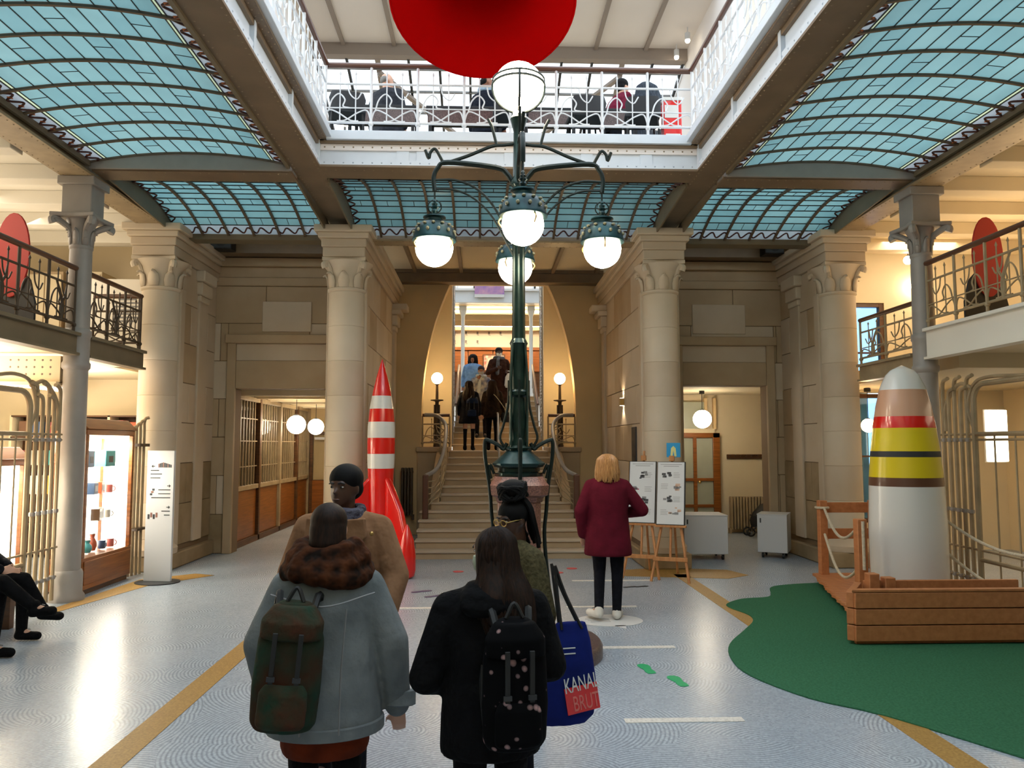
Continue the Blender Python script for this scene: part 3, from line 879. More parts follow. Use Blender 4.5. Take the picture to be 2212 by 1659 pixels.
def vault_rear(x0, x1, label):
    xc = (x0 + x1) / 2
    ya, yb = 9.14, 11.2
    za, zb, rise = 4.96, 4.82, .2
    Z = lambda y: za + (zb - za) * (y - ya) / (yb - ya) + rise * (1 - (2 * (y - ya) / (yb - ya) - 1) ** 2)
    t = thing('glass_vault', label, 'glass ceiling', (xc, 10.1, 4.82), group='small glass vaults')
    LOC = Vector(t.location)
    nb = max(1, round((x1 - x0) / .35)); bx = (x1 - x0) / nb
    rows = 11; bd = .2
    ys = [ya + .02 + (yb - bd - ya - .02) * i / rows for i in range(rows + 1)]
    R = random.Random(int(x0 * 10) + 40)
    for i in range(rows):
        y0, y1 = ys[i] + .003, ys[i + 1] - .003
        def q(w0, w1, m): return quad_mesh([(w0, y0 - LOC.y, Z(y0) - LOC.z), (w1, y0 - LOC.y, Z(y0) - LOC.z), (w1, y1 - LOC.y, Z(y1) - LOC.z), (w0, y1 - LOC.y, Z(y1) - LOC.z)], m)
        full = [q(.012, bx - .012, m) for m in PANES]
        h0 = [q(.012, bx / 2, m) for m in PANES]; h1 = [q(bx / 2, bx - .012, m) for m in PANES]
        for j in range(nb):
            X = x0 + j * bx
            if i % 3 == 1:
                inst('pane', R.choice(h0), t, (X - LOC.x, 0, 0)); inst('pane', R.choice(h1), t, (X - LOC.x, 0, 0))
                MB().tube([(X + bx / 2, y0, Z(y0) - .002), (X + bx / 2, y1, Z(y1) - .002)], .0045, 4).build('came', 'lead', t, w=True, smooth=False)
            else:
                inst('pane', R.choice(full), t, (X - LOC.x, 0, 0))
    for y in ys:
        MB().box(x0, y - .004, Z(y) - .012, x1, y + .004, Z(y) + .004).build('came', 'lead', t, w=True, smooth=False)
    for j in range(nb + 1):
        X = x0 + j * bx
        mb = MB()
        for k in range(15):
            y = ya + (yb - ya) * k / 14
            mb.v += [(X - .016, y, Z(y) - .03), (X + .016, y, Z(y) - .03), (X + .016, y, Z(y) + .015), (X - .016, y, Z(y) + .015)]
        for k in range(14):
            a = k * 4
            for e in range(4): mb.f.append((a + e, a + (e + 1) % 4, a + 4 + (e + 1) % 4, a + 4 + e))
        mb.build('rib', 'rib', t, w=True, smooth=False)
    for j in range(nb):
        X = x0 + j * bx
        mb = MB(); mb.v = [(X + .012, yb - bd, Z(yb - bd)), (X + bx - .012, yb - bd, Z(yb - bd)), (X + bx - .012, yb, Z(yb)), (X + .012, yb, Z(yb))]; mb.f = [(0, 1, 2, 3)]
        mb.build('border_pane', 'border_mauve', t, w=True, smooth=False)
    m_ = yb - bd / 2
    k_n = nb * 20
    P = [(x0 + (x1 - x0) * k / k_n, m_ + .055 * sin(2 * pi * k / 10), Z(m_ + .055 * sin(2 * pi * k / 10)) - .012) for k in range(k_n + 1)]
    MB().tube(P, .012, 5).build('vine_border', 'vine', t, w=True)
    for e in (x0 + .06, x1 - .06):
        P = [(e + .04 * sin(2 * pi * k / 8), ya + (yb - ya) * k / 80, Z(ya + (yb - ya) * k / 80) - .012) for k in range(81)]
        MB().tube(P, .011, 5).build('vine_border', 'vine', t, w=True)
    # side spandrels
    for e in (x0, x1):
        P = [(ya + (yb - ya) * k / 14, Z(ya + (yb - ya) * k / 14)) for k in range(15)]
        MB().prism(P + [(yb, zb - .06), (ya, za - .06)], e - .012, e + .012, 'x').build('spandrel', 'iron_olive', t, w=True, smooth=False)
vault_rear(-4.78, -2.56, 'small teal glass vault between the left iron column and the inner left pier')
vault_rear(-2.18, 2.18, 'small greyish teal glass vault behind the lamp post over the foot of the stairs')
vault_rear(2.56, 4.78, 'small teal glass vault between the right iron column and the inner right pier')

# ---------------------------------------------------------------- upper storey
struct('floor_glass', MB().box(-8.5, 8.95, 5.29, 8.5, 11.4, 5.33), 'glass_floor', 'walk-on glass floor of the upper storey over the rear vaults', 'floor')
struct('floor_upper', MB().box(-8.5, 11.4, 5.335, 8.5, 13.9, 5.36), 'stone_b', 'stone floor of the upper storey', 'floor')
cv = struct('ceiling_upper', MB().box(-5.6, 12.0, 9.25, 5.6, 14.05, 9.35), 'coving', 'grey beige ceiling of the upper storey before the skylight', 'ceiling')
for i in range(9):
    x = -3.9 + i * .95
    struct('trim_%d' % (100 + i), MB().box(x - .035, 12.0, 9.19, x + .035, 14.0, 9.25), 'strip', 'grey strip on the upper ceiling, %s from the left' % ORD[i], 'ceiling strip')
struct('trim_110', MB().box(-5.6, 13.95, 9.02, 5.6, 14.15, 9.25), 'strip', 'grey beam between the upper ceiling and the sloping skylight', 'beam')
for s, nm in ((-1, 'left'), (1, 'right')):
    # end walls of the skylight bay, with the slope of its glass
    struct('wall_skylight_%s' % nm, MB().prism([(11.4, 5.36), (22.2, 5.36), (22.2, 6.3), (14.1, 9.1), (14.1, 9.25), (11.4, 9.25)], s * 3.55, s * 3.75, 'x'), 'coving', 'grey beige end wall of the upper skylight bay on the %s' % nm)
sk = thing('sloping_skylight', 'sloping glass skylight with dark glazing bars behind the upper railing', 'skylight', (0, 14.1, 6.2))
zs = lambda y: 9.08 - (y - 14.1) * .35
nx, ny = 12, 14
for i in range(nx + 1):
    x = -3.5 + 7.0 * i / nx
    big = i in (2, nx - 2, 6)
    MB().box(x - (.05 if big else .024), -.03, 0, x + (.05 if big else .024), .03, 8.6).xf(Matrix.Translation((0, 14.1, zs(14.1) - .03)) @ Matrix.Rotation(-(pi / 2 + math.atan(.35)), 4, 'X')).build('glazing_bar', 'strip' if big else 'char', sk, w=True)
for j in range(ny):
    y = 14.35 + j * .55
    MB().box(-3.5, y - .025, zs(y) - .06, 3.5, y + .025, zs(y) - .02).build('glazing_bar', 'grey', sk, w=True)
for i in range(nx):
    x = -3.5 + 7.0 * i / nx
    mb = MB(); w_ = 7.0 / nx
    mb.v = [(x + .02, 14.1, zs(14.1) + .01), (x + w_ - .02, 14.1, zs(14.1) + .01), (x + w_ - .02, 22.1, zs(22.1) + .01), (x + .02, 22.1, zs(22.1) + .01)]; mb.f = [(0, 1, 2, 3)]
    mb.build('pane', 'glass_roof', sk, w=True, smooth=False)
for s in (-1, 1):
    a, b = (s * 2.33, 14.35), (s * .3, 16.6)
    MB().tube([(a[0], a[1], zs(a[1]) - .12), (b[0], b[1], zs(b[1]) - .12)], .06, 6).build('brace', 'strip', sk, w=True)
MB().box(-3.55, 22.0, 5.65, 3.55, 22.2, 6.3).build('sill', 'coving', sk, w=True)
# glazed roof over the atrium, above and behind the viewer
rf = thing('roof_glazing', 'glazed iron roof high above the atrium', 'skylight', (0, 4, 9.3))
for i in range(9):
    x = -5.6 + 11.2 * i / 8
    MB().box(x - .03, -3, 9.3, x + .03, 12.0, 9.4).build('glazing_bar', 'iron_grey', rf, w=True)
for j in range(9):
    y = -3 + 15 * j / 8
    MB().box(-5.6, y - .03, 9.32, 5.6, y + .03, 9.42).build('glazing_bar', 'iron_grey', rf, w=True)
for i in range(8):
    x = -5.6 + 11.2 * i / 8
    MB().box(x + .04, -3, 9.4, x + 1.36, 12, 9.41).build('pane', 'glass_roof', rf, w=True, smooth=False)
# ================================================================ iron columns
for s, nm in ((-1, 'left'), (1, 'right')):
    t = thing('iron_column', 'tall grey cast iron column with a leafy capital on the %s' % nm, 'column', (s * 5.0, 9.0, 0), group='tall iron columns')
    MB().lathe([(.19, 0), (.19, .05), (.165, .09), (.165, .3), (.15, .34)], n=20).build('base', 'iron_grey', t)
    MB().lathe([(.138, .34), (.128, 2.6)], n=24).build('shaft', 'iron_grey', t)
    MB().lathe([(.128, 2.6), (.15, 2.63), (.15, 2.68), (.135, 2.7), (.135, 2.98), (.148, 3.0), (.148, 3.05), (.126, 3.08)], n=24).build('collar', 'iron_grey', t)
    MB().lathe([(.126, 3.08), (.118, 4.02)], n=24).build('shaft', 'iron_grey', t)
    capital(t, (s * 5.0, 9.0, 4.0), .118, .4, .25, 'iron_grey', 18)
    MB().box(-.17, -.15, 4.4, .17, .15, 4.85).build('impost', 'iron_grey', t, bevel=.01)
    MB().box(-.21, -.19, 4.74, .21, .19, 4.84).build('impost_plate', 'iron_grey', t, bevel=.01)

# ================================================================ balustrades
def bal_meshes(key, m, H):
    z1, z2, z3 = H * .14, H * .36, H * .72
    D = {}
    D['post'] = MB().tube([(0, 0, 0), (0, 0, H * .97)], .017, 8).ball((0, 0, H * .12), .03, 8, 6).mesh('post', m)
    D['baluster'] = MB().tube([(0, 0, z1), (0, 0, H * .86)], .007, 6).lathe([(.001, H * .92), (.014, H * .87), (.007, H * .85)][::-1], n=6).mesh('baluster', m)
    a = []
    a.append(spline([(0, 0, z1 + .02), (.05, 0, z2 * .9), (.16, 0, z2 * .8), (.30, 0, z1 + .03), (.40, 0, z1 + .02)], 5))
    a.append(spline([(.55, 0, z1 + .02), (.5, 0, z2 * .9), (.39, 0, z2 * .8), (.25, 0, z1 + .03), (.15, 0, z1 + .02)], 5))
    mb = MB()
    for p in a: mb.tube(p, .009, 6)
    D['scroll'] = mb.mesh('scroll', m)
    mb = MB()
    mb.tube(spline([(.05, 0, z2 - .03), (.09, 0, z2 + .1), (.17, 0, z2 + .17), (.24, 0, z2 + .1), (.22, 0, z2 + .02), (.3, 0, z2)], 5), .009, 6)
    mb.tube(spline([(.27, 0, z3), (.3, 0, z3 - .12), (.38, 0, z3 - .18), (.44, 0, z3 - .1)], 5), .008, 6)
    D['tendril'] = mb.mesh('tendril', m)
    mb = MB().tube(spline([(0, 0, z1), (.02, 0, z2), (-.05, 0, z3 * .8), (-.12, 0, z3)], 5), [.022 - .0008 * i for i in range(16)], 6)
    mb.tube(spline([(0, 0, z1), (-.01, 0, z2), (.06, 0, z3 * .7), (.10, 0, z3)], 5), [.02 - .0008 * i for i in range(16)], 6)
    D['tree_stem'] = mb.mesh('tree_stem', m)
    return D
BAL = {}
def balustrade(label, A, B, z, H, m, hand='rail_w', group=None, slope=0.0, tree=2):
    if (m, H) not in BAL: BAL[(m, H)] = bal_meshes(m, m, H)
    D = BAL[(m, H)]
    A = Vector((A[0], A[1])); B = Vector((B[0], B[1]))
    L = (B - A).length; ang = math.atan2(B.y - A.y, B.x - A.x)
    t = thing('iron_balustrade', label, 'balustrade', (A.x, A.y, z), ang, group)
    n = max(1, round(L / .55)); d = L / n; k = d / .55
    sh = lambda x: slope * x
    for zz, r in ((H * .14, .016), (H * .36, .008), (H * .72, .014)):
        MB().tube([(0, 0, zz), (L, 0, zz + sh(L))], r, 8).build('rail', m, t)
    MB().tube([(0, 0, H), (L, 0, H + sh(L))], .032, 10).build('handrail', hand, t)
    for i in range(n + 1):
        inst('post', D['post'], t, (i * d, 0, sh(i * d)))
        if i < n:
            for q in (1, 2): inst('baluster', D['baluster'], t, (i * d + q * d / 3, 0, sh(i * d + q * d / 3)))
            inst('scroll', D['scroll'], t, (i * d, 0, sh(i * d)), scale=(k, 1, 1))
            inst('tendril', D['tendril'], t, (i * d, 0, sh(i * d)), scale=(k, 1, 1))
            if tree and i % tree == 1: inst('tree_stem', D['tree_stem'], t, (i * d + d / 2, 0, sh(i * d)))
    return t
balustrade('white wrought iron balustrade across the far end of the atrium opening', (-2.16, 8.72), (2.16, 8.72), 5.36, .80, 'iron_white', tree=0)
balustrade('white wrought iron balustrade along the left edge of the atrium opening', (-2.14, 1.0), (-2.14, 8.68), 5.36, .80, 'iron_white')
balustrade('white wrought iron balustrade along the right edge of the atrium opening', (2.14, 1.0), (2.14, 8.68), 5.36, .80, 'iron_white')

# ================================================================ mezzanines
struct('floor_mezzanine_left', MB().box(-8.5, -3, 2.80, -5.05, 10.6, 3.0).box(-8.5, 10.6, 2.80, -5.35, 12.7, 3.0), 'cream', 'cream slab of the left mezzanine gallery', 'floor')
struct('floor_mezzanine_right', MB().box(5.06, -3, 2.84, 8.5, 8.9, 3.08).box(5.35, 8.9, 2.66, 8.5, 12.7, 2.86), 'cream', 'cream slab of the right mezzanine gallery', 'floor')
def fascia(label, s, y0, y1, z0, z1, m):
    t = thing('balcony_beam', label, 'beam', (s * 4.98, (y0 + y1) / 2, z0), group='balcony edge beams')
    MB().box(s * 4.94, y0, z0 + .03, s * 5.05, y1, z1 - .04).build('web', m, t, w=True)
    MB().box(s * 4.9, y0, z0, s * 5.05, y1, z0 + .03).build('bottom_flange', m, t, w=True)
    MB().box(s * 4.89, y0, z1 - .04, s * 5.05, y1, z1).build('top_plate', m, t, w=True, bevel=.006)
fascia('grey brown steel edge beam of the left balcony before the iron column', -1, 2, 8.88, 2.76, 3.02, 'iron_olive')
fascia('grey brown steel edge beam of the left balcony beyond the iron column', -1, 9.12, 10.6, 2.76, 3.02, 'iron_olive')
fascia('pale edge beam of the right balcony before the iron column', 1, 2, 8.86, 2.75, 3.12, 'cream_w')
fascia('low beige edge beam of the right balcony beyond the iron column', 1, 9.14, 10.5, 2.62, 2.86, 'iron_beige')
balustrade('dark iron balustrade of the left mezzanine in front of the grey iron column', (-4.97, 3.5), (-4.97, 8.85), 3.02, .74, 'iron_dark', group=None)
balustrade('dark iron balustrade of the left mezzanine beyond the grey iron column', (-4.97, 9.15), (-4.97, 10.54), 3.02, .74, 'iron_dark', tree=2)
balustrade('short dark iron balustrade closing the end of the left mezzanine', (-5.6, 10.54), (-4.99, 10.54), 3.02, .74, 'iron_dark', tree=0)
balustrade('beige iron balustrade of the right mezzanine in front of the iron column', (4.97, 3.5), (4.97, 8.85), 3.12, .78, 'iron_beige', tree=3)
balustrade('low beige iron balustrade of the right mezzanine beyond the iron column', (4.97, 9.15), (4.97, 10.5), 2.86, .62, 'iron_beige', tree=3)
MB()
t = thing('ceiling_beam', 'cream riveted beam carried by the left iron column under the balcony', 'beam', (-6.7, 9.0, 2.4))
MB().box(-8.5, 8.93, 2.45, -5.14, 9.07, 2.76).build('web', 'cream', t, w=True)
MB().box(-8.5, 8.86, 2.42, -5.14, 9.14, 2.46).build('bottom_flange', 'cream', t, w=True)
rivets(t, [(-5.25 - .09 * i, 8.93, 2.55 + .08 * (j)) for i in range(6) for j in range(3)], 'strip', .014, (0, -1, 0))

# end walls of the side galleries
struct('wall_end_left', MB().box(-8.5, 12.7, 0, -5.35, 12.9, 5.0), 'cream', 'cream end wall of the left side gallery')
struct('wall_end_right', MB().box(5.35, 12.7, 0, 5.95, 12.9, 5.0).box(6.5, 12.7, 0, 8.5, 12.9, 5.0).box(5.95, 12.7, 4.15, 6.5, 12.9, 5.0).box(5.95, 12.7, 2.62, 6.5, 12.9, 2.86).box(5.95, 12.7, 0, 6.5, 12.9, .45), 'cream', 'cream end wall of the right side gallery')
def framed(name, label, cat, x0, x1, z0, z1, y, mf, mp, bars=((), ())):
    t = thing(name, label, cat, ((x0 + x1) / 2, y, z0)); t['kind'] = 'structure'
    f = .07
    for (a, b, c, d) in ((x0, x0 + f, z0, z1), (x1 - f, x1, z0, z1), (x0 + f, x1 - f, z1 - f, z1), (x0 + f, x1 - f, z0, z0 + f)):
        MB().box(a, y - .05, c, b, y + .05, d).build('frame_member', mf, t, w=True, bevel=.006)
    MB().box(x0 + f, y - .006, z0 + f, x1 - f, y + .006, z1 - f).build('pane', mp, t, w=True)
    for bx in bars[0]: MB().box(bx - .015, y - .03, z0 + f, bx + .015, y + .03, z1 - f).build('glazing_bar', mf, t, w=True)
    for bz in bars[1]: MB().box(x0 + f, y - .03, bz - .015, x1 - f, y + .03, bz + .015).build('glazing_bar', mf, t, w=True)
    return t
framed('door_1', 'wooden framed glass door on the right mezzanine beyond the column', 'door', 5.95, 6.5, 2.87, 4.15, 12.78, 'wood_d', 'sky_pane', ((), (3.3,)))
framed('window_1', 'wooden framed window with blue daylight behind the tall sculpture', 'window', 5.95, 6.5, .45, 2.6, 12.78, 'wood_d', 'sky_pane', ((), (1.55,)))
t = thing('display_stand', 'white display stand with a grey striped print on the left mezzanine', 'display stand', (-5.75, 11.6, 2.97))
MB().box(-.42, -.03, 0, .42, .03, 1.25).build('board', 'cream_w', t, bevel=.006)
for i in range(7):
    h = .22 * sqrt(max(0, 1 - ((i - 3) / 3.8) ** 2))
    MB().box(.12 - h, -.034, .6 + i * .055, .12 + h, -.03, .625 + i * .055).build('printed_stripe', 'grey', t)
for i, (x, h, c) in enumerate(((-6.6, 1.5, 'cream'), (-7.2, 1.5, 'stone_b'))):
    t = thing('tall_cupboard', 'cream tall cupboard against the end wall of the left mezzanine, %s one' % ('nearer the panel' if i == 0 else 'farther from the panel'), 'cupboard', (x, 12.4, 2.97))
    MB().box(-.27, -.2, .06, .27, .28, h).build('body', c, t, bevel=.008)
    MB().box(-.25, -.22, .1, -.01, -.2, h - .05).build('door', 'cream', t, bevel=.004)
    MB().box(.01, -.22, .1, .25, -.2, h - .05).build('door', 'cream', t, bevel=.004)
    MB().box(-.27, -.2, 0, .27, .28, .06).build('plinth', 'strip', t)

# lamps and added fill lights of the galleries
def globe_lamp(name, label, loc, r, drop=0, m='globe_w', group=None, wall=None):
    t = thing(name, label, 'lamp', loc, group=group)
    MB().ball((0, 0, 0), r, 20, 12).build('globe', m, t)
    if drop:
        MB().tube([(0, 0, r * .96), (0, 0, drop)], .006, 6).build('cord', 'black', t)
        MB().lathe([(r * .3, r * .93), (r * .33, r * 1.02), (.02, r * 1.12)], n=14).build('cap', 'black', t)
        MB().lathe([(.05, drop - .06), (.05, drop)], n=12).build('ceiling_rose', 'black', t)
    if wall:
        MB().tube([(0, 0, 0), wall], .015, 6).build('bracket', 'iron_dark', t)
    return t
globe_lamp('ceiling_spot', 'bright round spotlight under the right mezzanine ceiling beside the outer pier', (6.55, 12.0, 4.72), .07, .28, 'spot')
globe_lamp('wall_globe', 'bright round wall lamp above the wooden door of the right mezzanine', (7.0, 12.55, 4.42), .10, 0, 'spot', wall=(0, .15, 0))
globe_lamp('wall_globe', 'round opal lamp glowing behind the right balcony railing', (6.9, 9.7, 3.95), .085, 1.05, 'globe_w')
globe_lamp('wall_globe', 'round opal lamp inside the right shop beside the blue window', (5.85, 12.1, 2.05), .11, .6, 'globe_w')
t = thing('wall_light_box', 'square glowing wall light behind the right tubular gate', 'lamp', (7.2, 11.0, 1.5))
MB().box(-.14, -.04, 0, .14, .04, .75).build('diffuser', 'opal', t, bevel=.01)
MB().box(-.15, .04, -.01, .15, .07, .76).build('back_plate', 'white', t)
for i, (x, y) in enumerate(((-6.6, 6.4), (-6.6, 9.9), (-6.7, 11.6))):  # added glowing strips that light the left shop and its ceiling
    t = thing('glow_strip', 'added striplight under the left balcony slab, %s from the camera' % ORD[i], 'lamp', (x, y, 2.55), group='added shop strips')
    MB().box(-.08, -.7, 0, .08, .7, .05).build('tube', 'tube_l', t, bevel=.01)
    MB().box(-.1, -.72, .05, .1, .72, .09).build('housing', 'white', t)
    MB().tube([(0, -.5, .09), (0, -.5, .21)], .01, 6).build('hanger', 'white', t)
    MB().tube([(0, .5, .09), (0, .5, .21)], .01, 6).build('hanger', 'white', t)
area('shop_light_left', (-6.6, 8.5, 2.35), 2.5, 6, 120, WARM2, (0, 0, 0))
area('shop_fill_left', (-6.4, 9.2, 2.2), 1.5, 4, 160, WARM2, (pi, 0, 0))  # added fill without a fixture, aimed up at the shop ceiling
area('mezzanine_light_left', (-7.2, 8.5, 4.6), 1.5, 6, 70, WARM2, (0, radians(-25), 0))
area('mezzanine_fill_left', (-7.0, 8.2, 3.4), 1.5, 6, 45, WARM2, (pi, 0, 0))  # added fill without a fixture, lifts the mezzanine joists
area('mezzanine_light_right', (7.0, 8.5, 3.4), 1.5, 6, 48, WARM, (pi, 0, 0))
area('mezzanine_light_right_end', (6.6, 11.2, 4.7), 1.2, 1.2, 26, WARM, (radians(25), 0, 0))
area('shop_light_right', (7.0, 9.0, 2.6), 1.5, 5, 40, WARM, (0, 0, 0))

# ================================================================ corridors behind the recesses
struct('wall_corridor_left', MB().box(-2.56, 13, 0, -2.45, 18.8, 2.9).box(-5.4, 18.6, 0, -2.45, 18.8, 2.9), 'plaster', 'ochre wall of the left corridor beyond the doorway')
struct('ceiling_corridor_left', MB().box(-5.4, 13, 2.68, -2.45, 18.8, 2.8), 'cream', 'cream beamed ceiling of the left corridor', 'ceiling')
for i in range(6):
    struct('trim_%d' % (120 + i), MB().box(-4.5, 13.3 + i * .9, 2.58, -2.56, 13.42 + i * .9, 2.68), 'cream', 'cream ceiling joist of the left corridor, %s from the hall' % ORD[i], 'joist')
def screen():
    t = thing('glazed_screen', 'long wooden screen with narrow glass panes along the left corridor', 'screen', (-4.5, 15.8, 0))
    y0 = 13.05
    for j, y in enumerate((13.05, 14.5, 15.95, 17.4, 18.55)):
        MB().box(-4.56, y - .05, 0, -4.44, y + .05, 2.6).build('mullion', 'wood_d' if j % 2 else 'iron_beige', t, w=True, bevel=.008)
    for z in (.95, 2.52): MB().box(-4.55, y0, z, -4.45, 18.55, z + .08).build('transom', 'iron_beige', t, w=True, bevel=.006)
    for z in (1.35, 1.8, 2.2): MB().box(-4.51, y0, z, -4.49, 18.55, z + .018).build('glazing_bar', 'iron_beige', t, w=True)
    for j in range(4):
        ya = y0 + .06 + j * 1.45; yb = min(ya + 1.33, 18.5)
        MB().box(-4.53, ya, .1, -4.49, yb, .95).build('panel', 'wood_o', t, w=True, bevel=.012)
        for i in range(1, 8):
            y = ya + (yb - ya) * i / 8
            MB().box(-4.515, y - .012, 1.03, -4.485, y + .012, 2.52).build('glazing_bar', 'iron_beige', t, w=True)
        MB().box(-4.503, ya, 1.03, -4.497, yb, 2.52).build('pane', 'glass', t, w=True)
    MB().box(-4.56, y0, 0, -4.44, 18.55, .1).build('kick_board', 'wood_d', t, w=True)
screen()
struct('wall_shop_depth', MB().box(-5.45, 12.9, 0, -5.35, 18.8, 2.8), 'wood_d', 'dark panelled wall behind the glazed screen')
globe_lamp('pendant_globe', 'white globe pendant in the left corridor, the larger nearer one', (-3.82, 14.6, 2.12), .175, .56, 'globe', 'corridor pendants')
globe_lamp('pendant_globe', 'white globe pendant in the left corridor, the smaller farther one', (-3.93, 16.8, 2.13), .172, .55, 'globe', 'corridor pendants')
t = framed('door_2', 'brown wooden door with a glass panel at the end of the left corridor', 'door', -4.42, -3.75, 0, 2.05, 18.5, 'wood_d', 'glass', ((), (.9,)))
MB().box(-4.3, 18.4, 1.86, -4.0, 18.44, 1.92).build('sign_plate', 'white', t, w=True)
MB().box(-4.35, 18.46, .07, -3.82, 18.5, .9).build('panel', 'wood_o', t, w=True)

struct('wall_corridor_right', MB().box(2.45, 13, 0, 2.56, 15.6, 2.9).box(2.45, 15.4, 0, 6.3, 15.6, 2.9).box(6.2, 13, 0, 6.3, 15.6, 2.9), 'cream', 'cream back wall of the right corridor beyond the doorway')
struct('ceiling_corridor_right', MB().box(2.45, 13, 2.75, 6.3, 15.6, 2.85), 'cream', 'cream ceiling of the right corridor', 'ceiling')
globe_lamp('pendant_globe', 'white globe pendant in the right doorway above the glazed oak door', (3.77, 14.2, 2.22), .17, .53, 'globe', 'corridor pendants')
def door3():
    x0, x1, y = 3.2, 4.42, 15.3
    t = thing('door_3', 'oak double door with six frosted panes under a fanlight in the right corridor', 'door', (3.8, y, 0)); t['kind'] = 'structure'
    for (a, b, c, d) in ((x0, x0 + .1, 0, 1.98), (x1 - .14, x1, 0, 1.98), (x0, x1, 1.88, 1.98), (3.88, 3.95, 0, 1.9)):
        MB().box(a, y - .05, c, b, y + .05, d).build('frame_member', 'wood_o', t, w=True, bevel=.008)
    for z in (.0, .5, 1.02): MB().box(x0 + .1, y - .04, z, x1 - .14, y + .04, z + (.14 if z == 0 else .06)).build('cross_rail', 'wood_o', t, w=True, bevel=.006)
    for (xa, xb) in ((x0 + .1, 3.88), (3.95, x1 - .14)):
        for (za, zb) in ((.14, .5), (.56, 1.02), (1.08, 1.88)):
            MB().box(xa, y - .008, za, xb, y + .008, zb).build('pane', 'frost', t, w=True)
    MB().box(x0, y - .04, 1.98, x1 - .1, y + .04, 2.06).build('transom', 'cream', t, w=True)
    MB().box(x0 + .05, y - .01, 2.06, x1 - .3, y + .01, 2.6).build('fanlight', 'frost', t, w=True)
    for x in (x0, x1 - .3, x1 - .12): MB().box(x, y - .04, 2.06, x + .06, y + .04, 2.68).build('fanlight_bar', 'plaster', t, w=True)
    MB().lathe([(.012, 0), (.03, .03), (.001, .05)], n=10).xf(Matrix.Translation((3.99, y - .05, 1.0)) @ Matrix.Rotation(radians(90), 4, 'X')).build('knob', 'gilt', t, w=True)
door3()
t = thing('coat_rail', 'brown wooden coat rail with hooks on the cream corridor wall', 'coat rail', (4.97, 15.38, 1.46))
MB().box(-.38, -.02, 0, .38, .02, .09).build('board', 'wood_d', t, bevel=.006)
for i in range(7): MB().tube([(-.33 + i * .11, -.02, .05), (-.33 + i * .11, -.06, .05), (-.33 + i * .11, -.07, .08)], .008, 6).build('hook', 'iron_dark', t)
def radiator(label, loc, n, rz=0, m='iron_grey', H=.7, group=None, d=.06):
    t = thing('radiator', label, 'radiator', loc, rz, group)
    for i in range(n):
        x = (i - (n - 1) / 2) * d
        MB().box(x - d * .36, -.07, .08, x + d * .36, .07, H).build('fin', m, t, bevel=.012)
    for z in (.16, H - .08): MB().tube([(-n * d / 2, 0, z), (n * d / 2, 0, z)], .022, 8).build('header', m, t)
    for q in (-1, 1): MB().box(q * n * d / 2 - .02, -.05, 0, q * n * d / 2 + .02, .05, .1).build('foot', m, t)
    return t
radiator('brown ribbed radiator below the coat rail in the right corridor', (4.9, 15.2, 0), 11, 0, 'iron_beige', .72)
radiator('dark ribbed radiator on the wall behind the red rocket', (-1.78, 15.05, .3), 4, radians(0), 'iron_dark', 1.0)
def stroller():
    t = thing('pushchair', 'folded black pushchair parked before the radiator in the right corridor', 'pushchair', (5.02, 14.7, 0))
    for (x, y) in ((-.24, -.1), (.2, -.1), (-.24, .12), (.2, .12)):
        MB().tube(arc((x, y, .085), .07, 0, 345, 16), .016, 6, False).build('wheel', 'black', t)
        MB().tube([(x, y - .02, .085), (x, y + .02, .085)], .02, 8).build('hub', 'grey', t)
    for y in (-.1, .12):
        MB().tube([(-.24, y, .085), (.1, y, .42), (.16, y, .66)], .012, 6).build('tube_frame', 'char', t)
        MB().tube([(.2, y, .085), (-.18, y, .4)], .012, 6).build('tube_frame', 'char', t)
    MB().loft([(.0, 0, .18, .2, .14), (.02, 0, .3, .25, .17), (.06, 0, .45, .22, .17), (.12, 0, .58, .15, .15), (.14, 0, .63, .08, .1)], 16).build('seat_cover', 'black', t)
    MB().tube([(.16, -.1, .66), (.2, 0, .7), (.16, .12, .66)], .016, 6).build('handle', 'char', t)
stroller()
area('corridor_light_left', (-3.6, 15.6, 2.5), .6, 3, 16, WARM, (0, 0, 0))

